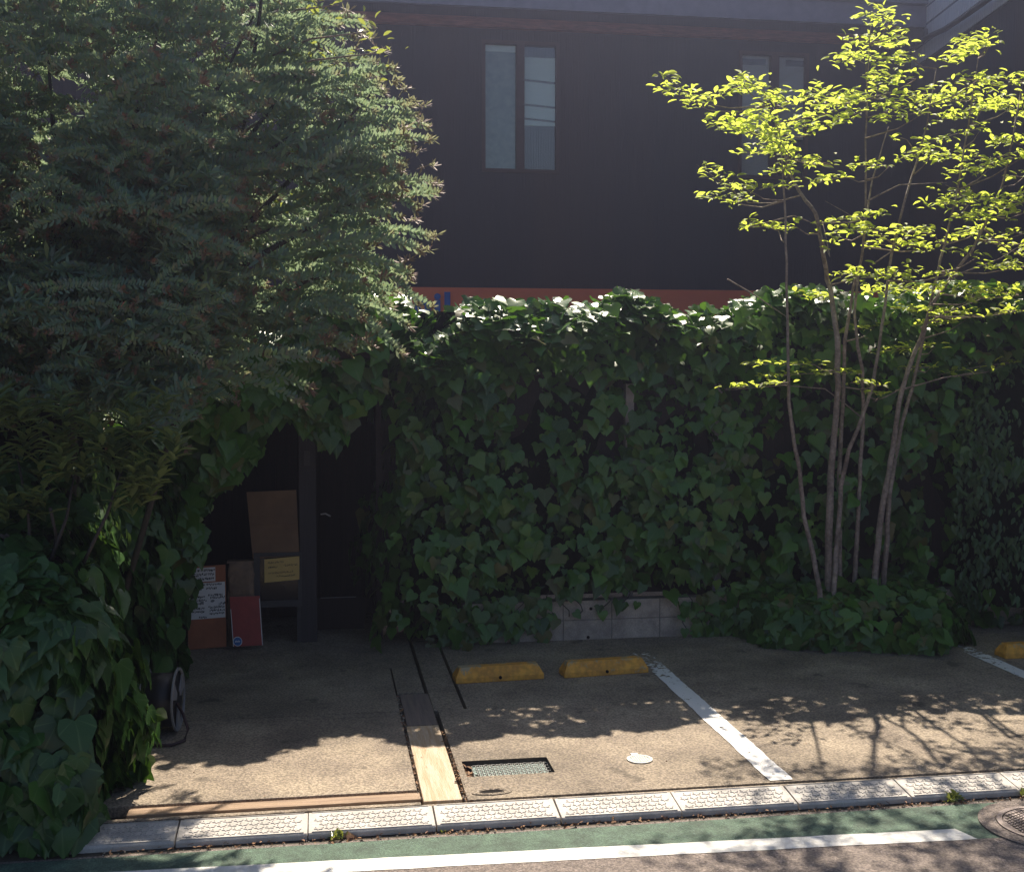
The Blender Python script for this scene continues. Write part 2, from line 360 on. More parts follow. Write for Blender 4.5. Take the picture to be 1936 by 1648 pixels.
def out_px(T):
    """inside the part of the place the photograph looks at"""
    X, Y, Z = T[:, 0], T[:, 1], T[:, 2] - CAM_H
    u = X * math.cos(_a) - Y * math.sin(_a); fy = X * math.sin(_a) + Y * math.cos(_a)
    v = Z * math.cos(_p) + fy * math.sin(_p); w_ = fy * math.cos(_p) - Z * math.sin(_p)
    return (abs(u / w_) < .43) & (abs(v / w_) < .365)

# ================================================================== GROUND
GZ = .05
g = MB(); g.add([(-150, -150, -.06), (150, -150, -.06), (150, 150, -.06), (-150, 150, -.06)], [(0, 1, 2, 3)]); g.build('ground', 'dirt', kind='structure')
g = MB(); g.box(-40, 40, -3.5, 5.46, -.05, 0); g.build('road', 'asphalt', kind='structure')
g = MB(); g.box(-40, 40, 5.46, 5.76, -.05, -.002); g.build('road_edge', 'dirt', kind='structure')
def skew(X, y0): return y0 - .033 * X
g = MB()
g.add([(-6, skew(-6, 5.10), .004), (6, skew(6, 5.10), .004), (6, 5.43, .004), (-6, 5.43, .004)], [(0, 1, 2, 3)]); g.build('green_strip', 'green_paint', kind='structure')
g = MB(); xs = np.linspace(-6, 2.98, 80)
lo = [(x, skew(x, 5.105) + random.uniform(-.003, .003), .008) for x in xs]; hi = [(x - (.04 if i == 79 else 0), skew(x, 5.232) + random.uniform(-.003, .003), .008) for i, x in enumerate(xs)]
g.add(lo + hi, [(i, i + 1, i + 81, i + 80) for i in range(79)]); g.build('edge_line', 'road_line', kind='structure')
# asphalt skirt nearer than the line is the road itself, so the green sheet is cut by a second asphalt sheet
g = MB(); g.add([(-6, 2, .006), (6, 2, .006), (6, skew(6, 5.11), .006), (-6, skew(-6, 5.11), .006)], [(0, 1, 2, 3)]); g.build('lane', 'asphalt', kind='structure')

# parking surface made of slabs with real joints
g = MB(); g.box(-8, 14, 5.76, 15.4, -.05, -.01); g.build('yard_base', 'dirt', kind='structure')
park = empty('parking_surface', kind='structure')
def slab(x0, x1, y0, y1, dz=0, mat='concrete'):
    g = MB(); g.box(x0, x1, y0, y1, -.008, GZ + dz); return g.build('slab', mat, park, bevel=.004)
slab(-6, .452, 5.935, 7.236); slab(-6, .452, 7.246, 7.325, -.001); slab(-6, .452, 7.332, 8.40, .001); slab(-6, .64, 8.41, 15.3, 0)
slab(.462, .64, 7.735, 8.40, .001)
slab(.665, .855, 7.33, 9.6, -.002)
slab(-6, .46, 5.762, 5.80, -.012); slab(.46, 14, 5.722, 5.752, -.008)
# the big right-hand slab with the drain pit cut out
g = MB(); px0, px1, py0, py1 = .725, 1.195, 6.085, 6.335
xs = [.69, px0, px1, 14]; ys = [5.757, py0, py1, 7.32]
for i in range(3):
    for j in range(3):
        if (i, j) != (1, 1): g.add([(xs[i], ys[j], GZ), (xs[i + 1], ys[j], GZ), (xs[i + 1], ys[j + 1], GZ), (xs[i], ys[j + 1], GZ)], [(0, 1, 2, 3)])
g.add([(.69, 5.757, GZ), (14, 5.757, GZ), (14, 5.757, -.01), (.69, 5.757, -.01)], [(0, 1, 2, 3)])
g.add([(.69, 5.757, GZ), (.69, 7.32, GZ), (.69, 7.32, -.01), (.69, 5.757, -.01)], [(0, 1, 2, 3)])
g.add([(.875, 7.32, GZ), (14, 7.32, GZ), (14, 15.3, GZ), (.875, 15.3, GZ)], [(0, 1, 2, 3)])
g.add([(.875, 7.32, GZ), (.875, 15.3, GZ), (.875, 15.3, -.01), (.875, 7.32, -.01)], [(0, 1, 2, 3)])
g.add([(.69, 7.32, GZ), (.875, 7.32, GZ), (.875, 7.32, -.01), (.69, 7.32, -.01)], [(0, 1, 2, 3)])
g.build('slab', 'concrete', park)
# pit
drain = empty('drain', (px0, py0, 0), label='rectangular drain pit with a ringed metal grating sunk in the concrete', cat='drain')
g = MB(); W_, D_ = px1 - px0, py1 - py0
for (a, b, c, d) in ((0, 0, W_, 0), (W_, 0, W_, D_), (W_, D_, 0, D_), (0, D_, 0, 0)):
    g.add([(a, b, GZ), (c, d, GZ), (c, d, -.005), (a, b, -.005)], [(0, 1, 2, 3)])
g.add([(0, 0, -.004), (W_, 0, -.004), (W_, D_, -.004), (0, D_, -.004)], [(0, 1, 2, 3)]); g.build('pit_lining', 'dirt', drain)
g = MB(); g.box(.05, W_ - .02, .01, D_ - .02, -.003, .022); g.build('grating_plate', 'grating', drain)
for row in range(5):
    for k in range(19):
        g = MB(); cx = .065 + k * .0215; cy = .035 + row * .042
        pts = [(cx + .017 * math.cos(a), cy + .024 * math.sin(a), .014) for a in np.linspace(0, 2 * math.pi, 13)]
        if row == 0 and k == 0:
            pts0 = [(.017 * math.cos(a), .024 * math.sin(a), 0) for a in np.linspace(0, 2 * math.pi, 13)]
            g.tube(pts0, .0022, 4, False); ring_me = g.mesh('ring')
        o = link_mesh('ring', ring_me, 'cap_metal', drain); o.location = (cx, cy, .025 + .002 * (k % 2) + .001 * row)
# planks
def plank(x0, x1, y0, y1, mat, label):
    g = MB(); g.box(x0, x1, y0, y1, -.005, GZ - .002); o = g.build('plank', mat, bevel=.004, label=label, cat='plank'); return o
plank(.472, .665, 5.775, 7.02, 'plank_wood', 'pale wooden plank laid in the concrete, its near end by the kerb')
plank(.478, .663, 7.03, 7.715, 'plank_grey', 'short grey board laid end to end behind the pale plank')
plank(-.95, .462, 5.812, 5.905, 'plank_wood_x', 'long reddish wooden strip laid along the kerb')
# painted bay lines, worn
def worn(name, fade_y0, fade_y1, thr):
    m, t, N, L = new_mat(name); b = N['Principled BSDF']; out = N['Material Output']
    tc = N.new('ShaderNodeTexCoord'); n1 = N.new('ShaderNodeTexNoise'); n1.inputs['Scale'].default_value = 28; n1.inputs['Detail'].default_value = 6; L.new(tc.outputs['Object'], n1.inputs[0])
    sp = N.new('ShaderNodeSeparateXYZ'); L.new(tc.outputs['Object'], sp.inputs[0])
    mr = N.new('ShaderNodeMapRange'); mr.inputs[1].default_value = fade_y0; mr.inputs[2].default_value = fade_y1; mr.inputs[3].default_value = thr; mr.inputs[4].default_value = .85
    L.new(sp.outputs[1], mr.inputs[0])
    gt = N.new('ShaderNodeMath'); gt.operation = 'GREATER_THAN'; L.new(n1.outputs[0], gt.inputs[0]); L.new(mr.outputs[0], gt.inputs[1])
    b.inputs['Base Color'].default_value = (.78, .76, .74, 1); b.inputs['Roughness'].default_value = .8
    tr = N.new('ShaderNodeBsdfTransparent'); ms = N.new('ShaderNodeMixShader'); L.new(gt.outputs[0], ms.inputs[0]); L.new(tr.outputs[0], ms.inputs[1]); L.new(b.outputs[0], ms.inputs[2]); L.new(ms.outputs[0], out.inputs[0])
    MATS[name] = m
worn('bay_paint', 7.6, 9.2, .33)
for x0, x1 in ((2.265, 2.395), (4.735, 4.86)):
    g = MB(); ys = np.linspace(5.775, 9.0, 60)
    a = [(x0 + random.uniform(-.004, .004), y, GZ + .004) for y in ys]; b = [(x1 + random.uniform(-.004, .004), y, GZ + .004) for y in ys]
    g.add(a + b, [(i, i + 1, i + 61, i + 60) for i in range(59)]); g.build('bay_line', 'bay_paint', kind='structure')

# kerb ramp blocks
KG = 'kerb ramp blocks in a row along the road'
def star(n=6, r0=.026, r1=.0135):
    return [((r0 if k % 2 == 0 else r1) * math.cos(math.pi * k / n + .26), (r0 if k % 2 == 0 else r1) * .8 * math.sin(math.pi * k / n + .26)) for k in range(2 * n)]
def make_kerb():
    root = empty('kerb_block', (0, 5.50, 0))
    g = MB(); prof = [(0, 0), (0, .022), (.008, .030), (.20, .052), (.208, .050), (.208, 0)]
    g.prism(prof, .003, .597, 'x'); g.build('body', 'kerb_plastic', root, bevel=.003)
    slope = (.052 - .030) / .192
    g = MB()
    for j in range(4):
        for i in range(11):
            cx = .052 + i * .0495 + (.0248 if j % 2 else 0); cy = .045 + j * .040
            if cx > .565: continue
            pts = star(); zz = lambda y: .030 + slope * (y - .008)
            b = len(pts)
            vs = [(cx + p[0], cy + p[1], zz(cy + p[1]) - .001) for p in pts] + [(cx + p[0] * .86, cy + p[1] * .86, zz(cy + p[1]) + .0030) for p in pts]
            g.add(vs, [tuple(range(b, 2 * b))] + [(k, (k + 1) % b, (k + 1) % b + b, k + b) for k in range(b)])
    g.build('tread_pattern', 'kerb_plastic', root, kind='stuff')
    g = MB(); g.prism([(.199, .0515), (.199, .055), (.203, .055), (.203, .0515)], .02, .58, 'x'); g.prism([(.012, .0305), (.012, .0345), (.020, .035), (.020, .0315)], .02, .58, 'x')
    g.build('rim', 'kerb_plastic', root)
    return root
kp = make_kerb(); klabels = ['kerb block furthest left, half under the ivy', 'shaded kerb block below the left end of the wooden strip', 'kerb block in front of the wooden strip, with a weed at its foot',
    'kerb block directly in front of the pale plank and the small hole', 'kerb block in front of the round metal cap', 'kerb block at the foot of the white bay line', 'kerb block just right of the white bay line, dappled with leaf shade',
    'kerb block with weeds at its right end, in leaf shade', 'kerb block behind the round manhole at the right edge']
for i in range(-2, 7):
    o = kp if i == -2 else copy_tree(kp)
    o.location = (-.09 + .6 * i + (.001 * (i % 3)), 5.50 + random.uniform(-.003, .003), 0); o.rotation_euler.z = R(random.uniform(-.25, .25))
    tag(o, klabels[i + 2], 'kerb block', KG)

# wheel stops
m = MATS['yellow']; N = m.node_tree.nodes; L = m.node_tree.links; b = N['Principled BSDF']; src = b.inputs['Base Color'].links[0].from_socket
tc = N.new('ShaderNodeTexCoord'); n1 = N.new('ShaderNodeTexNoise'); n1.inputs['Scale'].default_value = 9; n1.inputs['Detail'].default_value = 9; n1.inputs['Roughness'].default_value = .75
ge = N.new('ShaderNodeObjectInfo'); va = N.new('ShaderNodeVectorMath'); L.new(tc.outputs['Object'], va.inputs[0]); L.new(ge.outputs['Location'], va.inputs[1]); L.new(va.outputs[0], n1.inputs[0])
sp = N.new('ShaderNodeSeparateXYZ'); L.new(tc.outputs['Object'], sp.inputs[0]); hz = N.new('ShaderNodeMapRange'); hz.inputs[1].default_value = .05; hz.inputs[2].default_value = .1; hz.inputs[3].default_value = 0; hz.inputs[4].default_value = .09; L.new(sp.outputs[2], hz.inputs[0])
ad = N.new('ShaderNodeMath'); L.new(n1.outputs[0], ad.inputs[0]); L.new(hz.outputs[0], ad.inputs[1]); mr = N.new('ShaderNodeMapRange'); mr.inputs[1].default_value = .60; mr.inputs[2].default_value = .66; L.new(ad.outputs[0], mr.inputs[0])
mx = N.new('ShaderNodeMix'); mx.data_type = 'RGBA'; L.new(mr.outputs[0], mx.inputs[0]); L.new(src, mx.inputs[6]); mx.inputs[7].default_value = (.42, .33, .20, 1); L.new(mx.outputs[2], b.inputs['Base Color'])
# old stains on the concrete: broad damp patches, small oil spots
m = MATS['concrete']; N = m.node_tree.nodes; L = m.node_tree.links; b = N['Principled BSDF']; src = b.inputs['Base Color'].links[0].from_socket
tc = N.new('ShaderNodeTexCoord')
for sc_, lo, hi, k in ((.9, .46, .60, .72), (5.5, .64, .70, .55), (23, .68, .72, .62)):
    n1 = N.new('ShaderNodeTexNoise'); n1.inputs['Scale'].default_value = sc_; n1.inputs['Detail'].default_value = 7; L.new(tc.outputs['Object'], n1.inputs[0])
    mr = N.new('ShaderNodeMapRange'); mr.inputs[1].default_value = lo; mr.inputs[2].default_value = hi; mr.inputs[3].default_value = 1; mr.inputs[4].default_value = k; L.new(n1.outputs[0], mr.inputs[0])
    mx = N.new('ShaderNodeMix'); mx.data_type = 'RGBA'; mx.blend_type = 'MULTIPLY'; mx.inputs[0].default_value = 1; L.new(src, mx.inputs[6]); L.new(mr.outputs[0], mx.inputs[7]); src = mx.outputs[2]
L.new(src, b.inputs['Base Color'])
def make_stop():
    root = empty('wheel_stop')
    L_, l_, d0, d1, h = .615, .545, .15, .07, .10
    b = MB(); vs = []
    for (hl, y0, y1, z) in ((L_ / 2, 0, d0, 0), (L_ / 2, .004, d0 - .004, .035), (l_ / 2, .045, .045 + d1, h)):
        vs += [(-hl, y0, z), (hl, y0, z), (hl, y1, z), (-hl, y1, z)]
    fs = [(0, 3, 2, 1), (8, 9, 10, 11)] + [(4 * q + k, 4 * q + (k + 1) % 4, 4 * q + 4 + (k + 1) % 4, 4 * q + 4 + k) for q in (0, 1) for k in range(4)]
    b.add(vs, fs); b.build('body', 'yellow', root, bevel=.006)
    b = MB(); b.tube([(0, -.004, .028), (0, .03, .03)], .011, 10); b.build('bolt_hole', 'hole_black', root)  # black plug painted as the dark of the bolt hole
    return root
ws = make_stop(); WG = 'yellow wheel stops on the parking bays'
for i, (x, y, a, lab) in enumerate(((1.175, 7.92, 3.8, 'scuffed yellow wheel stop left of its pair, nearer the planks'),
                                  (1.93, 7.96, 5.5, 'yellow concrete wheel stop beside the top of the white bay line'),
                                  (5.23, 7.96, 2, 'yellow wheel stop cut off by the right edge beyond the ivy clump'))):
    o = ws if i == 0 else copy_tree(ws)
    o.location = (x, y, GZ); o.rotation_euler.z = R(a); tag(o, lab, 'wheel stop', WG)

# round cap, broken hole, manhole
cap = empty('inspection_cover', (1.69, 6.21, GZ), label='small round pale metal cap with a hinge tab set in the concrete', cat='drain cover')
g = MB(); g.disc((0, 0), .072, -.004, .006, 40, .054); g.box(-.03, .012, .066, .098, 0, .007); g.build('ring', 'cap_metal', cap, bevel=.001)
g = MB(); g.disc((0, 0), .053, -.004, .004, 40); g.build('lid', 'grating', cap)
g = MB()
for k in range(-3, 4):
    w_ = math.sqrt(.05 ** 2 - (k * .013) ** 2); g.box(k * .013 - .003, k * .013 + .003, -w_, w_, .004, .006)
g.build('rib', 'cap_metal', cap)
hl = empty('pipe_hole', (.82, 5.84, GZ), label='small dark oval hole with a chipped rim near the kerb', cat='hole')
g = MB(); g.add([(.062 * math.cos(a) * (1 + .1 * math.sin(3 * a)), .024 * math.sin(a), .0035) for a in np.linspace(0, 2 * math.pi, 24, False)], [tuple(range(24))]); g.build('opening', 'hole_black', hl)  # flat black sheet stands for the shade in the hole
g = MB(); rim = []
for q, zz in ((1.0, .004), (1.25, .010), (1.6, .0035)):
    rim += [(.064 * q * math.cos(a) + .004 * random.random(), .027 * q * math.sin(a) + .004 * random.random(), zz) for a in np.linspace(0, 2 * math.pi, 24, False)]
g.add(rim, [(j * 24 + k, j * 24 + (k + 1) % 24, (j + 1) * 24 + (k + 1) % 24, (j + 1) * 24 + k) for j in range(2) for k in range(24)], True); g.build('rim', 'concrete', hl)
mh = empty('manhole', (3.40, 5.10, .009), label='round cast iron manhole cover in the road at the right edge', cat='manhole')
g = MB(); g.disc((0, 0), .315, -.003, .004, 64, .235); g.build('collar', 'asphalt', mh)
g = MB(); g.disc((0, 0), .232, -.003, .009, 64, .205); g.build('ring', 'cast_iron', mh, bevel=.001)
g = MB(); g.disc((0, 0), .202, -.003, .006, 64); g.build('cover', 'cast_iron', mh)
g = MB()
for i in range(-8, 9):
    for j in range(-8, 9):
        x, y = i * .022, j * .022 + (.011 if i % 2 else 0)
        if x * x + y * y < .19 ** 2: g.box(x - .008, x + .008, y - .006, y + .006, .006, .010)
g.build('tread', 'cast_iron', mh, kind='stuff')

# ================================================================== HOUSE BEHIND
house = empty('house', (0, 15.5, 0), label='dark brown two storey house with two tall windows behind the ivy hedge', cat='house')
HX0, HX1 = -9, 8.9
g = MB()
wz = [(2.06, 3.08, 4.70, 6.38), (5.52, 6.50, 4.70, 6.38)]
xs = sorted([HX0, HX1] + [v for q in wz for v in q[:2]]); zs = [0, 4.70, 6.38, 7.1]
for i in range(len(xs) - 1):
    for j in range(3):
        hole_ = j == 1 and any(abs(xs[i] - q[0]) < 1e-6 for q in wz)
        if not hole_: g.add([(xs[i], 0, zs[j]), (xs[i + 1], 0, zs[j]), (xs[i + 1], 0, zs[j + 1]), (xs[i], 0, zs[j + 1])], [(0, 1, 2, 3)])
g.box(HX0, HX1, .15, 7, 0, 7.1)
g.build('wall', 'house_wall', house)
# windows: (x positions of two sashes in photograph bearings at the wall)
def window(x0, x1, z0, z1, m0, m1, style):
    wf = MB(); t = .045
    wf.box(x0, x1, -.02, .10, z0, z0 + t); wf.box(x0, x1, -.02, .10, z1 - t, z1); wf.box(x0, x0 + t, -.022, .10, z0 + t, z1 - t); wf.box(x1 - t, x1, -.022, .10, z0 + t, z1 - t)
    wf.box(m0, m1, -.03, .09, z0 + t, z1 - t)
    o = wf.build('window', 'window_frame', house)
    panes = ((x0 + t, m0), (m1, x1 - t))
    for k, (a, b) in enumerate(panes):
        g = MB(); g.box(a, b, .03, .036, z0 + t, z1 - t); g.build('pane', 'glass', o)
        if style == 0 and k == 0:  # grey panel and paler top strip imitate this pane's reflection
            g = MB(); g.box(a, b, .055, .06, z0 + t, z1 - t - .09); g.build('curtain_or_reflection', 'dim_pane_tone', o)
            g = MB(); g.box(a, b, .055, .062, z1 - t - .085, z1 - t); g.build('pale_strip', 'blind_or_reflection', o)
        elif style == 0:  # bright panel and slanting bars imitate a reflected wall and wires
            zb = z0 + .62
            g = MB(); g.box(a, b, .055, .06, zb, z1 - t - .14); g.build('blind_or_reflection', 'blind_or_reflection', o)
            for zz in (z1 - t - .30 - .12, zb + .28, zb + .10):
                g = MB(); g.add([(a, .050, zz), (b, .050, zz - .03), (b, .050, zz - .055), (a, .050, zz - .025)], [(0, 1, 2, 3)]); g.prism([(a, zz), (b, zz - .03), (b, zz - .05), (a, zz - .02)], .048, .053, 'y'); g.build('blind_or_wire_bar', 'window_frame', o)
            g = MB(); g.box(a, b, .065, .07, z0 + t, zb + .01); g.build('curtain_or_reflection', 'house_wall', o)  # dark panel imitates the dim lower reflection
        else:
            g = MB(); g.box(a, b, .055, .06, z0 + t + (.5 if k else 0), z1 - t); g.build('blind_or_reflection', 'blind_brown', o)
            g = MB(); g.box(a + (.12 if k else 0), b - (0 if k else .05), .045, .052, z1 - t - .12, z1 - t - .04); g.build('blind_or_wire_bar', 'frame_wood', o)
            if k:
                g = MB(); g.box(a, b, .065, .07, z0 + t, z0 + t + .51); g.build('curtain_or_reflection', 'house_wall', o)
m, t, N, L = new_mat('glass'); b = N['Principled BSDF']; out = N['Material Output']
tr = N.new('ShaderNodeBsdfTransparent'); gl = N.new('ShaderNodeBsdfGlossy'); gl.inputs['Roughness'].default_value = .05
tr.inputs[0].default_value = (.9, .93, .92, 1); ms = N.new('ShaderNodeMixShader'); ms.inputs[0].default_value = .07
L.new(tr.outputs[0], ms.inputs[1]); L.new(gl.outputs[0], ms.inputs[2]); L.new(ms.outputs[0], out.inputs[0]); MATS['glass'] = m
_y = 15.5
a = at(924, 82, _y); b_ = at(1047, 335, _y)
wz0 = (a.x - .03, b_.x + .03)
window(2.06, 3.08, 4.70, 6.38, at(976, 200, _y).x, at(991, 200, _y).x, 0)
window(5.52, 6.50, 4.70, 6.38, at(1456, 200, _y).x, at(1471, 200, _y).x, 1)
# eave: soffit, fascia, gutter, roof
g = MB(); g.box(HX0, HX1 + .1, -.62, .15, 6.80, 6.86); g.build('soffit', 'eave_wood', house)
g = MB(); g.box(HX0, HX1 + .1, -.68, -.625, 6.60, 6.87); g.build('fascia', 'gutter', house)
g = MB(); g.box(HX0, HX1 + .1, -.10, -.004, 6.52, 6.64); g.build('eave_trim', 'eave_wood', house)
g = MB(); g.prism([(-.75, 6.88), (-.75, 6.98), (3.5, 8.5), (7.6, 6.98), (7.6, 6.88)], HX0, HX1 + .18, 'x'); g.build('roof', 'gutter', house)
g = MB(); pa = [at(1700, 100, 15.2), at(1716, 90, 15.2), at(1776, 44, 15.2), at(1806, 10, 15.2), at(1790, 2, 15.2), at(1740, -20, 15.2), at(1690, -20, 15.2)]
g.prism([(p_.x, p_.z) for p_ in pa], -.62, -.05, 'y'); g.build('verge_end', 'house_wall', house)
# orange shop fascia with blue letters in front of the ground floor
aw = empty('shop_fascia', (0, 14.8, 0), label='orange fascia band with big blue letters between hedge top and dark wall', cat='shop sign')
ob = MB(); ob.box(-2.5, 7.4, 0, .68, 2.45, 3.16); ob.build('board', 'orange', aw)
fc = bpy.data.curves.new('lettering', 'FONT'); fc.body = 'nil'; fc.size = .42; fc.extrude = .012; fc.offset = .017; fc.align_x = 'LEFT'; fc.space_character = 1.15
fo = bpy.data.objects.new('lettering', fc); COL.objects.link(fo); fo.parent = aw; fo.rotation_euler = (R(90), 0, 0); fo.location = (1.12, -.008, 2.80); fc.materials.append(MATS['blue'])
dg = bpy.context.evaluated_depsgraph_get(); dg.update(); lme = bpy.data.meshes.new_from_object(fo.evaluated_get(dg)); lmw = Matrix.Translation(fo.location) @ Matrix.Rotation(R(90), 4, 'X')
bpy.data.objects.remove(fo); lo_ = link_mesh('lettering', lme, None, aw); lo_.matrix_local = lmw

# neighbour on the right: tiled band over a dark wall, drain pipe
NB = R(-8.1)
cn = at(1722, 130, 15.35)
nb = empty('neighbour_house', (cn.x, 15.35, 0), NB, label='neighbouring house at top right with pale ribbed tile band above a dark wall', cat='house')
zb = at(1730, 133, 15.35).z
g = MB(); g.box(0.03, 7, -9, 0, 0, zb); g.build('wall', 'house_wall', nb)
g = MB(); g.box(0.012, 7, -9.1, 0.0, zb + .004, zb + 3.2); g.build('tile_backing', 'grout', nb)
# visible vertical tiles; the nearer the frame edge the rest joined
g = MB(); tm = MB(); tm.box(-.014, 0, -.044, 0, 0, .196); tile_me = tm.mesh('tile'); cnt = 0
for j in range(14):
    for i in range(150):
        y = -.01 - i * .06; z = zb + .01 + j * .228
        if j < 5 and i < 56:
            o = link_mesh('tile', tile_me, 'tile_blue', nb); o.location = (.012, y, z); cnt += 1
        else: g.box(-.002, .012, y - .055, y, z, z + .218)
g.build('tiling', 'tile_blue', nb, kind='stuff')
g = MB()
def nbp(x, y):   # bearing met with the neighbour's side wall plane
    r = bearing(x, y); n_ = Vector((math.cos(NB), math.sin(NB), 0)); c_ = Vector((cn.x, 15.35, 0)); o_ = Vector((0, 0, CAM_H))
    t_ = (c_ - o_).dot(n_) / Vector(r).dot(n_); P = o_ + Vector(r) * t_
    d = Matrix.Rotation(-NB, 3, 'Z') @ (P - c_); return Vector((-.09, d.y, d.z))
g.tube([nbp(*q) for q in ((1733, 150), (1728, 120), (1724, 98), (1735, 86), (1752, 80), (1770, 69), (1800, 56), (1840, 30), (1890, -5), (1930, -32))], [.035] * 10, 8)
g.build('pipe', 'frame_wood', nb)
g = MB(); g.tube([nbp(*q) for q in ((1763, 56), (1764, 68), (1758, 80))], .03, 6); g.build('pipe', 'frame_wood', nb)

# ================================================================== BLOCK WALL under the hedge, fence inside it
bw = empty('block_wall', (1.2, 9.05, GZ), label='low grey concrete block wall at the foot of the ivy hedge', cat='wall')
for j in range(2):
    for i in range(16):
        x0 = -.14 + i * .39 + (0.0 if j else .0); 
        if j == 1 and i < 0: continue
        g = MB(); g.box(x0 + .004, x0 + .386, random.uniform(0, .004), .12, .155 * j + .003 - (.03 if j == 0 else 0), .155 * (j + 1) - .003); g.build('block', 'block', bw, bevel=.003)
g = MB(); g.box(-.15, 6.1, .006, .115, -.03, .308); g.build('mortar', 'mortar', bw)
for (x, y) in ((1117, 1150), (1112, 1204)):
    q = at(x, y, 9.05); g = MB(); g.tube([(q.x - 1.2, -.008, q.z - GZ), (q.x - 1.2, .02, q.z - GZ)], .012, 8); g.build('weep_hole', 'hole_black', bw)
fence = empty('garden_fence', (3.5, 9.32, GZ), label='dark fence with an added light-blocking panel inside the ivy hedge, pale posts showing through gaps', cat='fence')
g = MB(); g.box(-3.1, 4.2, .05, .07, .30, 2.38); g.build('panel', 'dark_wood', fence)  # solid panel added to block sun behind the ivy
for px_ in (1190, 1357):
    x = at(px_, 850, 9.3).x - 3.5; g = MB(); g.box(x - .035, x + .035, -.03, .045, 0, 2.0); g.build('post', 'pale_post', fence, bevel=.004)

# ================================================================== ENTRANCE
ent = empty('entrance_shelter', (-.3, 9.3, GZ), label='dark wooden entrance shelter under the hanging ivy', cat='shelter')
for i in range(10):
    g = MB(); x0 = -1.0 + i * .18; g.box(x0 + .003, x0 + .177, .95 + random.uniform(0, .008), .98, 0, 2.3); g.build('board', 'dark_wood', ent, bevel=.003)
g = MB(); g.box(-1.0, .85, .985, 1.0, 0, 2.28); g.build('backing', 'dark_wood', ent)  # added to stop light showing through the board seams
g = MB(); g.box(-1.3, .74, -.5, 1.2, 2.20, 2.28); g.build('roof', 'dark_wood', ent)  # solid roof added to keep the entrance dark, reaching forward against stray sun
g = MB(); x0 = at(566, 1000, 9.3).x + .3; x1 = at(598, 1000, 9.3).x + .3; g.box(x0, x1, 0, .12, 0, 2.28); g.build('post', 'post_wood', ent, bevel=.004)
g = MB(); a = at(574, 852, 9.29); b_ = at(587, 880, 9.29); g.box(a.x + .3, b_.x + .3, -.012, -.002, b_.z - GZ, a.z - GZ); g.build('plate', 'frame_wood', ent, bevel=.002)
for x_ in (-1.05, .70):  # right-hand panel added inside the hedge to stop a sun leak
    g = MB(); g.box(x_, x_ + .045, .0 if x_ < 0 else -.02, .98, 0, 2.19); g.build('side_panel', 'dark_wood', ent)
g = MB(); a = at(606, 972, 9.9); b_ = at(625, 973, 9.9); g.tube([(a.x + .3, .6, a.z - GZ), ((a.x + b_.x) / 2 + .3, .6, a.z - GZ + .005), (b_.x + .3, .6, b_.z - GZ - .012)], .007, 6); g.build('latch', 'white_paper', ent)
g = MB(); a = at(606, 1130, 9.7); b_ = at(650, 1128, 9.7); g.box(a.x + .3, b_.x + .3 + .1, .40, .405, a.z - GZ - .003, a.z - GZ + .003); g.build('sill', 'grey_plastic', ent)
g = MB(); g.box(.20, .62, .42, .46, 0, a.z - GZ - .004); g.build('low_panel', 'dark_wood', ent)

def sheet(name, px, Y, mat, thick=.006, lean=0, **k):
    """a thin board from four corner bearings (tl,tr,br,bl); lean moves the top back"""
    pts = [at(px[0][0], px[0][1], Y + lean), at(px[1][0], px[1][1], Y + lean), at(px[2][0], px[2][1], Y), at(px[3][0], px[3][1], Y)]
    c = pts[3].copy(); o = empty(name, c, **k)
    n = (pts[1] - pts[0]).cross(pts[3] - pts[0]).normalized()
    if n.y > 0: n = -n
    vs = [p - c for p in pts] + [p - c - n * thick for p in pts]
    g = MB(); g.add(vs, [(0, 1, 2, 3), (7, 6, 5, 4)] + [(i, i + 4, (i + 1) % 4 + 4, (i + 1) % 4) for i in range(4)])
    g.build('panel', mat, o)
    def loc(u, v, lift=.002): return (pts[0] * (1 - u) * (1 - v) + pts[1] * u * (1 - v) + pts[2] * u * v + pts[3] * (1 - u) * v) - c + n * lift
    return o, loc
def strokes(o, loc, lines, mat='ink', name='handwriting'):
    """rows of small illegible pen strokes like the photograph's; lines: (u0,u1,v,height)"""
    g = MB(); r = random.Random(len(lines) * 13)
    for (u0, u1, v, h) in lines:
        u = u0
        while u < u1:
            w_ = r.uniform(.012, .035)
            for q in range(r.randint(2, 3)):
                a = (u + r.uniform(0, w_), v + r.uniform(0, h)); ang = r.choice((0, 1, 1, 2))
                if ang == 0: p = [(a[0], v), (a[0] + .008, v), (a[0] + .008, v + h), (a[0], v + h)]
                else: p = [(u, a[1]), (u + w_, a[1] - .004), (u + w_, a[1] + .010), (u, a[1] + .012)]
                g.add([loc(x, y, .0035) for x, y in p], [(0, 1, 2, 3)])
            u += w_ + r.uniform(.006, .018)
    g.build(name, mat, o, kind='stuff')
def patch(o, loc, name, mat, u0, u1, v0, v1, lift=.002, skewv=0):
    g = MB(); q = [(u0, v0), (u1, v0 - skewv), (u1, v1 - skewv), (u0, v1)]
    g.add([loc(u, v, lift) for u, v in q] + [loc(u, v, 0.0003) for u, v in q], [(0, 1, 2, 3), (0, 4, 5, 1), (1, 5, 6, 2), (2, 6, 7, 3), (3, 7, 4, 0)]); return g.build(name, mat, o)
o, loc = sheet('notice_board', [(352, 1072), (426, 1067), (428, 1222), (356, 1228)], 9.18, 'orange_board', .02, .06, label='orange board with two white handwritten sheets at the left of the entrance', cat='notice board')
patch(o, loc, 'sheet', 'white_paper', .10, .74, .02, .19); patch(o, loc, 'sheet', 'white_paper', .06, .985, .205, .64)
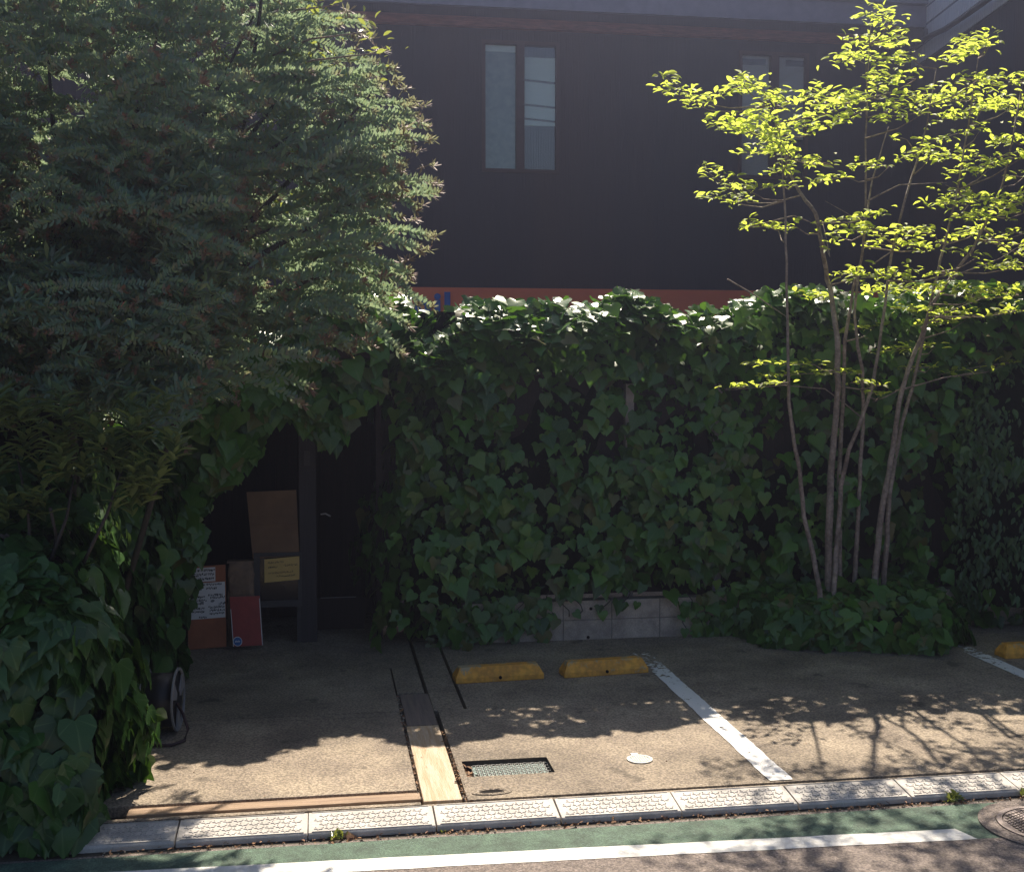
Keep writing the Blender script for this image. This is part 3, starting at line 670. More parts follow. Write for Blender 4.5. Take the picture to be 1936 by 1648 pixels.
strokes(o, loc, [(.15, .70, .035, .028), (.2, .70, .085, .03), (.3, .68, .14, .02), (.12, .9, .215, .018), (.5, .75, .26, .02), (.15, .38, .27, .015),
                 (.1, .45, .36, .02), (.1, .5, .40, .02), (.1, .42, .44, .018), (.55, .92, .345, .02), (.6, .97, .375, .02), (.82, .97, .45, .02), (.12, .45, .50, .02), (.12, .42, .54, .018), (.55, .95, .49, .025), (.58, .96, .53, .02), (.58, .97, .57, .02), (.3, .5, .61, .02)])
for (u, v) in ((.38, .445), (.66, .43)):
    g = MB(); g.add([loc(u + .055 * math.cos(q), v + .016 * math.sin(q) - .05 * .055 * math.cos(q), .004) for q in np.linspace(0, 2 * math.pi, 14, False)], [tuple(range(14))]); g.build('drawing', 'grey_plastic', o)
o, loc = sheet('red_board', [(434, 1128), (491, 1126), (497, 1219), (441, 1222)], 9.10, 'red_board', .012, .09, label='plain red board with a blue round sticker leaning at the entrance', cat='board')
patch(o, loc, 'edge_tape', 'white_paper', .0, .02, .25, 1.0); patch(o, loc, 'edge_tape', 'white_paper', .975, 1.0, .05, 1.0)
for rr, mt_, lf in ((.155, 'white_paper', .003), (.135, 'sticker_blue', .004)):
    g = MB(); g.add([loc(.16 + rr * math.cos(q), .90 + rr * .62 * math.sin(q), lf) for q in np.linspace(0, 2 * math.pi, 24, False)], [tuple(range(24))]); g.build('sticker', mt_, o)
g = MB()
for k in range(5):
    u = .075 + k * .036; g.add([loc(u, .89 - .01 * (k % 2), .0055), loc(u + .022, .885, .0055), loc(u + .022, .915, .0055), loc(u, .915, .0055)], [(0, 1, 2, 3)])
g.build('sticker_print', 'white_paper', o)
# crumpled bag between the boards
bg = empty('paper_bag', at(460, 1205, 9.26), label='crumpled brown bag standing behind the red board', cat='bag')
a = at(429, 1064, 9.26); b_ = at(484, 1205, 9.26)
g = MB(); nx, nz = 10, 16; vs = []
for j in range(nz):
    for k in range(2 * nx):
        ang = 2 * math.pi * k / (2 * nx); w2 = (b_.x - a.x) / 2 * (1 - .12 * (j / (nz - 1)) ** 3); cx = (a.x + b_.x) / 2
        sx = math.copysign(abs(math.cos(ang)) ** .45, math.cos(ang)); sy = math.copysign(abs(math.sin(ang)) ** .45, math.sin(ang))
        z = (a.z - GZ) * j / (nz - 1); n_ = noise.fractal(Vector((sx * 2, sy * 2, z * 9)), 1, 2, 3) * .014
        vs.append((cx + sx * (w2 + n_) - bg.location.x, 9.3 + sy * (.05 + n_) - 9.26, z + GZ - bg.location.z))
g.add(vs, [(j * 2 * nx + k, j * 2 * nx + (k + 1) % (2 * nx), (j + 1) * 2 * nx + (k + 1) % (2 * nx), (j + 1) * 2 * nx + k) for j in range(nz - 1) for k in range(2 * nx)] + [tuple((nz - 1) * 2 * nx + k for k in range(2 * nx))], False)
g.build('bag_body', 'bag', bg)
g = MB(); g.box(a.x - bg.location.x, b_.x - bg.location.x - .01, .0, .085, a.z - bg.location.z - .005, a.z - bg.location.z + .012); g.build('folded_top', 'bag', bg)
# menu easel with dark panel, brown sheet above, cream note on it
es = empty('display_frame', (-.3, 9.28, GZ), label='dark framed display stand behind the cream note', cat='display stand')
def fx(x, y, Y=9.28): q = at(x, y, Y); return q.x + .3, q.z - GZ
(x0, z1), (x1, z0) = fx(480, 1052), fx(566, 1133)
g = MB(); g.box(x0, x0 + .045, -.015, .02, z0, z1); g.box(x1 - .01, x1 + .02, -.015, .02, z0, z1); g.box(x0, x1 + .02, -.018, .02, z0 - .05, z0); g.box(x0, x1 + .02, -.018, .02, z1 + .002, z1 + .03); g.build('frame', 'frame_wood', es)
g = MB(); g.box(x0 + .045, x1 - .01, 0, .008, z0, z1); g.build('panel', 'glass_black', es)
g = MB(); g.box(x0 + .01, x0 + .04, .02, .05, 0, z0 - .05); g.box(x1 - .02, x1 + .01, .02, .05, 0, z0 - .05); g.build('leg', 'frame_wood', es)
o, loc = sheet('brown_board', [(466, 930), (560, 926), (566, 1051), (478, 1056)], 9.27, 'kraft', .008, .03, label='blank brown cardboard sheet above the cream note in the entrance', cat='board')
g = MB(); g.add([loc(0, .48, .001), loc(1, .48, .001), loc(1, .495, .005), loc(0, .495, .005), loc(1, .51, .001), loc(0, .51, .001)], [(0, 1, 2, 3), (3, 2, 4, 5)]); g.build('crease', 'kraft', o)
o, loc = sheet('paper_note', [(500, 1057), (566, 1051), (566, 1095), (500, 1101)], 9.235, 'cream_paper', .002, .0, label='cream paper note with faint handwriting taped below the brown board', cat='note')
strokes(o, loc, [(.1, .55, .12, .08), (.1, .38, .33, .07), (.55, .95, .29, .08), (.1, .8, .58, .07), (.35, .88, .74, .07)])

# hose reel
reel = empty('hose_reel', (-.95, 7.14, GZ), R(-5), label='black and grey hose reel lying by the ivy bank', cat='hose reel')
def disc_x(x, r, t_, r_in=0):
    g = MB(); n = 40; ring = [(math.cos(2 * math.pi * k / n), math.sin(2 * math.pi * k / n)) for k in range(n)]
    vs = [(x + xx, a * q, .19 + b * q) for xx, q in ((0, r), (t_, r), (t_, r_in), (0, r_in)) for a, b in ring]
    g.add(vs, [(j * n + k, j * n + (k + 1) % n, (j + 1) % 4 * n + (k + 1) % n, (j + 1) % 4 * n + k) for j in range(4) for k in range(n)]); return g
for x in (-.10, .085):
    disc_x(x, .185, .012, .168).build('rim', 'grey_plastic', reel, bevel=.002)
    g = MB()
    for k in range(3):
        a = 2 * math.pi * k / 3 + .5; d = Vector((0, math.cos(a), math.sin(a))); s_ = Vector((0, -math.sin(a), math.cos(a)))
        b0 = Vector((x + .002, 0, .19)); q = [b0 + d * .05 + s_ * .02, b0 + d * .17 + s_ * .055, b0 + d * .17 - s_ * .055, b0 + d * .05 - s_ * .02]
        g.add(q + [v + Vector((.008, 0, 0)) for v in q], [(0, 1, 2, 3), (7, 6, 5, 4)] + [(i, i + 4, (i + 1) % 4 + 4, (i + 1) % 4) for i in range(4)])
    g.build('spoke', 'grey_plastic', reel)
g = MB(); g.tube([(-.086, 0, .19), (.083, 0, .19)], .07, 24); g.build('drum', 'black_plastic', reel)
g = MB(); pts = []
for k in range(260):
    t_ = k / 260; lay_ = int(t_ * 5); a = t_ * 2 * math.pi * 26; xx = (t_ * 5 % 1); xx = xx if lay_ % 2 == 0 else 1 - xx
    pts.append((-.078 + .155 * xx, (.085 + .017 * lay_) * math.cos(a), .19 + (.085 + .017 * lay_) * math.sin(a)))
g = MB(); g.tube([(-.084, 0, .19), (.082, 0, .19)], .155, 36)
for k in range(0):
    x = -.076 + k * .019; g.tube([(x, .158 * math.cos(a), .19 + .158 * math.sin(a)) for a in np.linspace(0, 2 * math.pi, 33)], .0095, 6, False)
g.build('coiled_hose', 'black_plastic', reel)
g = MB(); g.tube([(.09, -.02, .17), (.13, -.06, .12), (.17, -.12, .05), (.17, -.22, .012), (.11, -.30, .012), (.02, -.30, .012), (-.05, -.22, .012)], .009, 8); g.build('loose_hose', 'hose', reel)

# ================================================================== IVY HEDGE
def interp(xs, ys): xs = np.array(xs); ys = np.array(ys); return lambda s: np.interp(s, xs, ys)
hp = [(.42, 9.75), (.36, 9.25), (.45, 8.93), (.9, 8.86), (2, 8.95), (3.3, 8.92), (4.5, 8.95), (5.5, 8.95), (6.6, 9.0), (7.4, 9.0)]
cum = np.concatenate([[0], np.cumsum(np.linalg.norm(np.diff(np.array(hp), axis=0), axis=1))])
def s_of_x(x): return np.interp(x, [p[0] for p in hp[1:]], cum[1:])
topx = [(705, 575), (745, 566), (775, 640), (850, 632), (880, 584), (900, 572), (960, 575), (1000, 590), (1060, 588), (1110, 585), (1175, 556), (1230, 580), (1300, 597), (1370, 590), (1450, 560), (1520, 556), (1600, 560), (1700, 560), (1800, 545), (1936, 560), (2050, 560)]
tt = [at(x, y, 9.1) for x, y in topx]
ts = s_of_x(np.array([p.x for p in tt])); tz = np.array([p.z - .045 for p in tt])
botx = [(700, 1215), (760, 1245), (850, 1235), (885, 1222), (920, 1205), (1010, 1195), (1055, 1130), (1180, 1118), (1260, 1118), (1295, 1150), (1340, 1200), (1440, 1190), (1600, 1190), (1936, 1190), (2050, 1190)]
bs = s_of_x(np.array([at(x, y, 8.95).x for x, y in botx])); bz = np.array([max(at(x, y, 8.95).z, .06) for x, y in botx])
hedge = empty('ivy_hedge', (3.5, 9.1, GZ), label='tall wall of dark glossy ivy behind the wheel stops, sunlit white along its top', cat='hedge')
holes = [(at(1352, 832, 8.9).x, at(1352, 832, 8.9).z, .075), (at(1358, 862, 8.9).x, at(1358, 862, 8.9).z, .06), (at(1188, 962, 8.9).x, at(1188, 962, 8.9).z, .06)] + [(at(x, 560, 9.2).x, at(x, 560, 9.2).z, .125) for x in (795, 822, 850)]
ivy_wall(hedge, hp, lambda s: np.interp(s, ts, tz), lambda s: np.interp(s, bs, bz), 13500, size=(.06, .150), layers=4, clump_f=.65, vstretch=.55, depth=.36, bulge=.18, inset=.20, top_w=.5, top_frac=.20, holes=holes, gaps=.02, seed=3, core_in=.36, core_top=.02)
# trailing strands over the block wall
def strand(parent, x, y0, y1, Y, n, mat='ivy', seed=0, sway=10):
    r = np.random.default_rng(seed); pts = [at(x + sway * math.sin(k * 1.3 + seed), y0 + (y1 - y0) * k / 5, Y) - Vector((0, 0, 0)) for k in range(6)]
    g = MB(); g.tube([p - parent.location for p in pts], .004, 5); g.build('stem', 'bark_dark', parent)
    T = np.array([pts[min(5, int(r.uniform(0, 6)))] for _ in range(n)]) + r.normal(0, .03, (n, 3)) * np.array([1.6, .3, 1])
    nrm = np.stack([r.normal(0, .3, n), -np.ones(n), .4 + r.normal(0, .2, n)], 1); tip = np.stack([r.normal(0, .4, n), -.2 * np.ones(n), -np.ones(n)], 1)
    M = frames(nrm, tip, r.uniform(.06, .13, n)); leaves(parent, IVY, mat, M, T, np.ones(n), n)
for i, (x, y0, y1, n) in enumerate(((960, 1140, 1200, 9), (1020, 1130, 1200, 10), (1068, 1110, 1165, 4), (1092, 1110, 1165, 3), (1145, 1110, 1150, 1), (1182, 1100, 1150, 3), (1300, 1120, 1190, 7), (1335, 1130, 1200, 9), (905, 1150, 1215, 8), (1345, 1180, 1215, 5), (835, 1150, 1230, 16), (870, 1150, 1215, 18), (893, 1150, 1200, 14), (935, 1130, 1180, 14), (985, 1130, 1185, 14), (1040, 1110, 1180, 10), (1385, 1110, 1190, 16), (1360, 1130, 1180, 10))):
    strand(hedge, x, y0, y1, 9.0, n, seed=i)

# ================================================================== IVY OVER THE ENTRANCE
can = empty('hanging_ivy', (-.3, 8.9, 2.2), label='ivy hanging over the dark entrance between tree and hedge', cat='ivy')
cp = [(-1.7, 8.5), (-1.0, 8.55), (-.5, 8.6), (0, 8.7), (.45, 8.9)]
ccum = np.concatenate([[0], np.cumsum(np.linalg.norm(np.diff(np.array(cp), axis=0), axis=1))])
def s_cx(x): return np.interp(x, [p[0] for p in cp], ccum)
cb = [(330, 1180), (375, 1060), (400, 940), (450, 905), (490, 850), (520, 800), (560, 790), (600, 830), (640, 850), (665, 800), (700, 750), (740, 750)]
cbs = s_cx(np.array([at(x, y, 8.65).x for x, y in cb])); cbz = np.array([at(x, y, 8.65).z for x, y in cb])
ct = [(330, 700), (500, 640), (600, 570), (680, 545), (740, 540)]
cts = s_cx(np.array([at(x, y, 8.65).x for x, y in ct])); ctz = np.array([at(x, y, 8.65).z for x, y in ct])
ivy_wall(can, cp, lambda s: np.interp(s, cts, ctz), lambda s: np.interp(s, cbs, cbz), 3600, size=(.09, .18), layers=3, depth=.25, bulge=.10, inset=.1, top_w=.6, top_frac=.2, seed=21, core_in=.3, nscale=2.2)

# ================================================================== IVY BANK on the left
bank = empty('ivy_bank', (-1.4, 7, GZ), label='ivy covered bank of large leaves filling the bottom left corner', cat='hedge')
bp_ = [(-2.6, 5.55), (-1.35, 5.5), (-1.08, 5.55), (-1.02, 5.85), (-1.08, 6.55), (-1.27, 7.05), (-1.2, 7.6), (-1.02, 8.1), (-1.0, 9.2)]
bc = np.concatenate([[0], np.cumsum(np.linalg.norm(np.diff(np.array(bp_), axis=0), axis=1))])
bt = interp(bc, [1.30, 1.22, 1.15, 1.2, 1.45, 1.65, 1.75, 1.9, 2.2])
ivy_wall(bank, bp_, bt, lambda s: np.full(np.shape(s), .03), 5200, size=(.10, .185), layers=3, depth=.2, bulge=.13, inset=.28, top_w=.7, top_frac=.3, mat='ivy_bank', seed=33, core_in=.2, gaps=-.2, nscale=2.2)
# clump at the foot of the young tree
clump = empty('ivy_clump', (4.1, 8.6, GZ), label='low mound of ivy round the foot of the multi-stemmed tree', cat='ivy')
kp_ = [(3.15, 8.95), (3.3, 8.6), (3.6, 8.36), (4.1, 8.24), (4.55, 8.22), (4.85, 8.45), (4.95, 8.95)]
kc = np.concatenate([[0], np.cumsum(np.linalg.norm(np.diff(np.array(kp_), axis=0), axis=1))])
ivy_wall(clump, kp_, interp(kc, [.45, .42, .40, .42, .40, .40, .40]), lambda s: np.full(np.shape(s), .06), 1500, size=(.07, .15), layers=3, depth=.12, bulge=.10, inset=.22, top_w=.35, top_frac=.45, seed=44, core_in=.12, gaps=-.25, nscale=3, npart=300)

# ================================================================== YOUNG MULTI-STEM TREE (right)
tree = empty('young_tree', (4.2, 8.7, GZ), label='young multi-stemmed tree with layered yellow green leaves catching the sun', cat='tree')
def c3(x, y): return 1200 + x / 2.06, y / 2.06
stems = [
 (8.55, .018, [(1552, 1170), (1550, 1115), (1537, 1045), (1520, 975), (1512, 890), (1498, 815), (1492, 760), (1490, 700), (1488, 600), (1487, 500), (1484, 380), (1478, 300), (1470, 200)]),
 (8.70, .027, [(1566, 1170), (1566, 1060), (1569, 960), (1571, 900), (1578, 820), (1584, 730), (1583, 640), (1572, 560), (1564, 529), (1554, 461), (1542, 403), (1515, 369), (1496, 335), (1480, 280), (1455, 200)]),
 (8.62, .019, [(1578, 1170), (1577, 1110), (1582, 1030), (1590, 920), (1605, 850), (1630, 790), (1650, 730), (1666, 626), (1685, 485), (1707, 388), (1734, 306), (1753, 233), (1770, 130)]),
 (8.80, .017, [(1612, 1170), (1616, 1100), (1620, 1030), (1624, 940), (1629, 850), (1633, 790), (1631, 700), (1622, 655), (1615, 590), (1622, 520), (1634, 451), (1637, 380), (1637, 262), (1640, 150), (1646, 50)]),
 (8.85, .018, [(1590, 1170), (1588, 1050), (1586, 900), (1593, 760), (1598, 646), (1612, 548), (1628, 490), (1636, 420), (1650, 340), (1680, 240)]),
 (8.65, .023, [(1652, 1170), (1656, 1080), (1662, 1000), (1675, 920), (1688, 850), (1700, 760), (1716, 700), (1740, 640), (1763, 575), (1800, 520), (1836, 476), (1870, 410), (1894, 354), (1915, 260), (1930, 170)]),
 (8.75, .020, [(1670, 1170), (1671, 1090), (1677, 1020), (1681, 940), (1692, 870), (1706, 800), (1726, 730), (1745, 640), (1773, 515), (1792, 437), (1810, 360), (1830, 240), (1850, 110)]),
]
stempts = []
for (Y, r0, pl) in stems:
    pts = [at(x, y, Y + (1170 - y) / 1000 * random.uniform(-.25, .25)) for x, y in pl]
    pts[0].z = GZ - .02
    n = len(pts); g = MB()
    # densify with slight wobble
    dp = []; rr = []
    for i in range(n - 1):
        for k in range(3):
            t_ = k / 3; dp.append(pts[i].lerp(pts[i + 1], t_) + Vector((random.uniform(-1, 1), random.uniform(-1, 1), 0)) * .004); rr.append(max(.005, 1.2 * r0 * (1 - .78 * ((i + t_) / (n - 1)))))
    dp.append(pts[-1]); rr.append(.004)
    g.tube([p - tree.location for p in dp], rr, 8); g.build('stem', 'bark', tree)
    stempts += [p for p in dp]
sprays = [(90,280,250,400,34),(80,335,290,430,26),(280,460,480,530,36),(285,400,420,330,30),(370,310,500,340,34),(430,300,540,420,50),(540,360,600,400,40),(360,480,560,560,55),(470,430,600,600,85),(500,520,600,600,60),(600,470,700,520,50),(400,600,620,590,22),
 (600,620,765,640,34),(240,640,440,790,30),(245,760,430,800,22),(330,690,440,740,26),(415,890,630,885,28),(430,860,560,900,20),(480,740,620,720,22),(520,670,600,680,22),(680,720,830,690,26),(830,650,990,650,28),
 (610,400,700,400,30),(670,350,900,400,46),(680,440,880,390,50),(720,500,900,430,40),(895,50,1040,120,55),(830,150,1050,180,45),(750,240,1080,230,52),(880,290,1095,310,36),(900,40,1000,80,30),(800,210,900,250,30),
 (910,360,990,360,30),(930,430,1140,360,56),(920,470,1130,440,36),(1130,400,1350,370,56),(1150,480,1350,430,44),(1200,240,1380,180,44),(1250,160,1380,150,34),(1210,320,1340,310,36),(1340,310,1515,320,56),(1380,380,1515,450,76),(1350,430,1500,400,40),
 (1130,560,1350,500,30),(1030,620,1160,590,44),(1150,610,1330,610,54),(1020,540,1060,545,14),(1220,680,1400,640,54),(1390,550,1515,560,36),(1380,640,1515,610,36),(1440,690,1515,690,20),(1145,790,1300,800,44),(1210,720,1300,770,34),(1300,780,1515,790,46),(1270,850,1515,830,44),
 (740,870,950,835,30),(780,910,810,930,14),(840,900,1165,910,38),(880,950,1160,970,30),(1220,940,1370,880,26),(1430,910,1515,910,22),(1450,960,1515,950,26),(1220,980,1340,1000,14),
 (790,1080,900,1050,28),(850,1090,1080,1060,42),(900,1140,1140,1120,50),(620,1150,760,1160,34),(1140,1070,1220,1070,24),(1150,1110,1350,1160,50),(1350,1140,1515,1150,54),(1030,1200,1330,1230,40),(1380,1040,1515,1040,36),(1400,1220,1515,1210,34),
 (740,1300,935,1275,26),(1080,1270,1300,1240,30),(435,1420,700,1420,20),(480,1470,860,1450,20),(350,1515,600,1490,16),(940,1370,1170,1350,30),(990,1440,1160,1430,20),(1180,1460,1470,1410,14),(840,1490,960,1500,22),(900,1530,960,1540,14),(730,860,760,1000,12),(1330,900,1515,1000,30)]
tw = MB(); LT, LN, LP = [], [], []
sp_np = np.array([list(p) for p in stempts])
for k, (x0, y0, x1, y1, wd) in enumerate(sprays):
    a_ = c3(x0, y0); b_ = c3(x1, y1); Y = 8.7 + random.uniform(-.55, .45)
    A, B = at(*a_, Y), at(*b_, Y + random.uniform(-.25, .25))
    def near(P): d = np.linalg.norm((sp_np - np.array(P)) * np.array([1, .6, 1]) + np.array([0, 0, .25 * 0]), axis=1); i = int(np.argmin(d + np.where(sp_np[:, 2] > P.z + .02, .8, 0))); return stempts[i], d[i]
    (pa_, da), (pb_, db) = near(A), near(B)
    if da < db: A, B, pa_ = B, A, pb_ if False else pa_
    root_ = pa_ if da < db else pb_
    if da < db: start, end = B, A
    else: start, end = A, B
    # root -> end(nearer) -> start(far tip)
    if (root_ - end).length > .9: root_ = end + (root_ - end) * .6
    mid = root_.lerp(end, .55) + Vector((0, 0, -.03))
    tw.tube([p - tree.location for p in (root_, mid, end, end.lerp(start, .5) + Vector((0, 0, .01)), start)], [.007, .005, .004, .003, .0015], 5)
    ln = (A - B).length; wm = wd / 2.06 / 245.
    cnt_ = int(ln * wm * 1320) + int(ln * 30)
    for q in range(cnt_):
        t_ = random.random(); p = end.lerp(start, t_)
        v = (random.random() + random.random() - 1) * (1 - .45 * t_) * .85
        p = p + Vector((random.uniform(-.03, .03), random.uniform(-.17, .17), v * wm * 1.05 + .01))
        LT.append(p); th = random.uniform(0, 2 * math.pi)
        LP.append((math.cos(th), math.sin(th) * .7, random.uniform(-.15, .75))); LN.append((random.gauss(0, .5), random.gauss(-.25, .5), 1))
# bare crossing twigs
for q in (((1375, 528), (1430, 560), (1488, 600)), ((1700, 470), (1640, 425), (1560, 380)), ((1415, 430), (1500, 408), (1545, 425)), ((1630, 790), (1600, 765), (1560, 735), (1480, 728), (1370, 738)), ((1712, 730), (1675, 750), (1650, 760)), ((1773, 544), (1821, 515), (1889, 490), (1945, 455)), ((1650, 500), (1680, 480), (1730, 430)), ((1640, 380), (1700, 350), (1790, 345)), ((1740, 620), (1790, 590), (1870, 560)), ((1710, 735), (1780, 715), (1860, 700))):
    Y = random.uniform(8.5, 8.8); tw.tube([at(x, y, Y) - tree.location for x, y in q], [.007] + [.005] * (len(q) - 2) + [.002], 5)
tw.build('twigs', 'bark', tree, kind='stuff')
LT = np.array([list(p) for p in LT]); LN = np.array(LN); LP = np.array(LP)
sz = rng.uniform(.042, .084, len(LT)); M = frames(LN, LP, sz, True)
vd = np.array([0, 0, CAM_H]) - LT; vd /= np.linalg.norm(vd, axis=1, keepdims=True)
leaves(tree, OVAL, 'spring_leaf', M, LT, sz * np.abs(np.sum(M[:, :, 2] / sz[:, None] * vd, 1)) * out_px(LT), 300)
print('young tree leaves', len(LT))

# ================================================================== FEATHERY TREE (left)
ft = empty('feathery_tree', (-1.55, 7.3, GZ), label='large dusky grey green tree with feathery sprays and reddish tips at upper left', cat='tree')
def sprig(seed, n=26):
    r = np.random.default_rng(seed); V, Fc, U = [], [], []
    def quad(p, d, s_, l, w_, v):
        b = len(V); d = d / np.linalg.norm(d); V.extend([p - s_ * w_ * .4, p + s_ * w_ * .4, p + d * l * .6 + s_ * w_, p + d * l, p + d * l * .6 - s_ * w_]); U.extend([(0, v)] * 5); Fc.extend([(b, b + 1, b + 2), (b, b + 2, b + 4), (b + 4, b + 2, b + 3)])
    for k in range(n):
        t_ = (k + .5) / n; y = t_ * 1.0; z = .10 * math.sin(t_ * 2.2) - .12 * t_ * t_
        for sg in (-1, 1):
            a = r.uniform(-.5, .5); up = .75 + r.uniform(-.3, .4)
            d = np.array([sg * math.cos(a) * .55, .45 + r.uniform(-.15, .2), up]); s_ = np.array([.25 * sg, 1, -.2]); s_ = s_ / np.linalg.norm(s_)
            L_ = .125 * (1 - .45 * abs(t_ - .35)) * r.uniform(.7, 1.2)
            quad(np.array([0, y, z]), d, s_, L_, .020, t_)
        if k % 2 == 0:
            quad(np.array([0, y, z]), np.array([r.uniform(-1, 1), .5, -.4]), np.array([0., .8, .6]), .09, .018, t_)
    for k in range(10):   # tip tuft
        d = np.array([r.uniform(-1, 1), .6, r.uniform(-.6, 1)]); quad(np.array([0, 1.0, -.03]), d, np.cross(d, [0, 0, 1.]) / 1.2, .10, .020, 1.0)
    return np.array(V), np.array(Fc, np.int32), np.array(U)
SPRIG = [sprig(s) for s in range(4)]
# crown envelope measured against bearings: (x, top, bottom)
bot = interp([-60, 0, 100, 200, 300, 380, 450, 520, 580, 640, 700, 760, 830], [800, 790, 770, 790, 820, 770, 670, 610, 590, 580, 580, 550, 500])
rgt = interp([-60, 0, 60, 130, 170, 230, 300, 340, 400, 450, 500, 560, 640, 860], [680, 690, 710, 740, 735, 790, 810, 800, 770, 800, 740, 720, 660, 330])
T_, D_, S_, K_ = [], [], [], []; r = np.random.default_rng(5)
trunk_top = Vector((-1.4, 7.2, 3.2))
def tuft(seed, n=22):
    r = np.random.default_rng(seed); V, Fc, U = [], [], []
    for k in range(n):
        a = r.uniform(0, 6.28); e = r.uniform(-.5, .9); d = np.array([math.cos(a) * math.cos(e), .35 + math.sin(a) * math.cos(e) * .8, math.sin(e)]); d /= np.linalg.norm(d)
        s_ = np.cross(d, [0, .3, 1.]); s_ /= np.linalg.norm(s_); l = r.uniform(.3, .55); p = np.array([0, r.uniform(-.3, .3), 0.]); b = len(V)
        V.extend([p - s_ * .02, p + s_ * .02, p + d * l * .6 + s_ * .055, p + d * l, p + d * l * .6 - s_ * .055]); v_ = r.uniform(.3, .9); U.extend([(0, v_)] * 5); Fc.extend([(b, b + 1, b + 2), (b, b + 2, b + 4), (b + 4, b + 2, b + 3)])
    return np.array(V), np.array(Fc, np.int32), np.array(U)
TUFT = [tuft(s) for s in range(5)]
def put(p, d, L_, kind): T_.append(p); D_.append(d); S_.append(L_); K_.append(kind)
while len(T_) < 4600:
    x, y = r.uniform(-260, 780), r.uniform(-260, 850)
    xr = float(rgt(max(y, -60)))
    if len(T_) > 3100 and (x > 560 or y < 250): continue
    if x < 380: ok = x < xr - 20 and y < float(bot(max(x, -60))) - 5
    else: ok = x < xr - 75 and y < float(bot(x)) - 25
    if not ok: continue
    Yd = r.uniform(6.3, 7.9) if x < 400 else r.uniform(6.8, 8.7 if x < 640 else 7.6)
    p = at(x, y, Yd)
    if noise.fractal(Vector((p.x * 2.3, p.y * 2.3 + 9, p.z * 3.4)), 1, 2, 2) < -.08 + (.14 if x > 430 else 0) + (.12 if y < 260 else 0): continue
    if x > 380: d = Vector((1, r.uniform(-.6, .2), r.uniform(.05, .5) + (.35 if y < 150 else 0)))
    else: d = Vector((r.choice([-.9, .9], p=[.3, .7]), r.uniform(-1.0, .1), r.uniform(-.45, .25)))
    isT = r.uniform() < (.55 if y > 450 and x < 520 else .25)
    if isT: put(p, d, r.uniform(.13, .24), 1)
    else:
        L_ = r.uniform(.26, .46); put(p - d.normalized() * L_ * .5, d, L_, 0)
# the long sprays that stand out against the dark house wall
for (tx, ty) in ((700, 70), (725, 95), (742, 124), (752, 150), (768, 166), (780, 190), (803, 198), (800, 228), (815, 262), (790, 285), (816, 312), (824, 346), (800, 386), (785, 415), (826, 444), (808, 472), (770, 492), (730, 520), (700, 545), (715, 575), (690, 640), (620, 640), (770, 240), (760, 320), (755, 370), (750, 440), (690, 60), (660, 20)):
    Yd = r.uniform(6.9, 7.4)
    for q in range(4):
        jx, jy = (0, 0) if q == 0 else (r.uniform(-110, -25), r.uniform(-25, 25) + 12 * q)
        p = at(tx + jx, ty + jy, Yd + r.uniform(-.15, .15)); d = Vector((1, r.uniform(-.25, .1), r.uniform(.30, .46))).normalized(); L_ = r.uniform(.40, .62)
        if ty > 530: d.z *= .4
        put(p - d * L_, d, L_, 0)
        if q == 0: put(p - d * .02, d, .12, 2)
T_ = np.array([list(p) for p in T_]); D_ = np.array([list(p) for p in D_]); S_ = np.array(S_); K_ = np.array(K_)
up = np.stack([r.normal(0, .35, len(T_)), r.normal(-.25, .35, len(T_)), np.ones(len(T_))], 1)
M = frames(up, D_, S_)
RED = [(V, Fc, np.tile([[0, 1.0]], (len(V), 1))) for V, Fc, U in TUFT]
for kk, tm_, nm in ((0, SPRIG, 'sprays'), (1, TUFT, 'tufts'), (2, RED, 'red_tips')):
    q = K_ == kk; link_mesh(nm, scatter_mesh(nm, tm_, M[q], T_[q] - np.array(ft.location), smooth=False), 'feather', ft, kind='stuff')
g = MB(); base = Vector((0, 0, 0)); tt_ = trunk_top - ft.location
g.tube([base, (.03, 0, .8), (.05, 0, 1.6), (.1, -.02, 2.4), tt_], [.09, .08, .07, .06, .045], 10); g.build('trunk', 'bark_dark', ft)
for (x, y, Y) in ((700, 180, 7.2), (760, 330, 7.1), (700, 480, 7.2), (560, 250, 7.0), (480, 30, 7.2), (300, 60, 7.0), (90, 100, 6.9), (60, 350, 6.8), (180, 560, 6.8), (360, 640, 6.9), (520, 430, 7.1), (600, 90, 7.3)):
    e = at(x, y, Y) - ft.location; s_ = Vector((.08, 0, random.uniform(1.7, 2.7)))
    g = MB(); m_ = s_.lerp(e, .5) + Vector((0, 0, .06)); g.tube([s_, m_, e], [.032, .02, .006], 6); g.build('branch', 'bark_dark', ft)

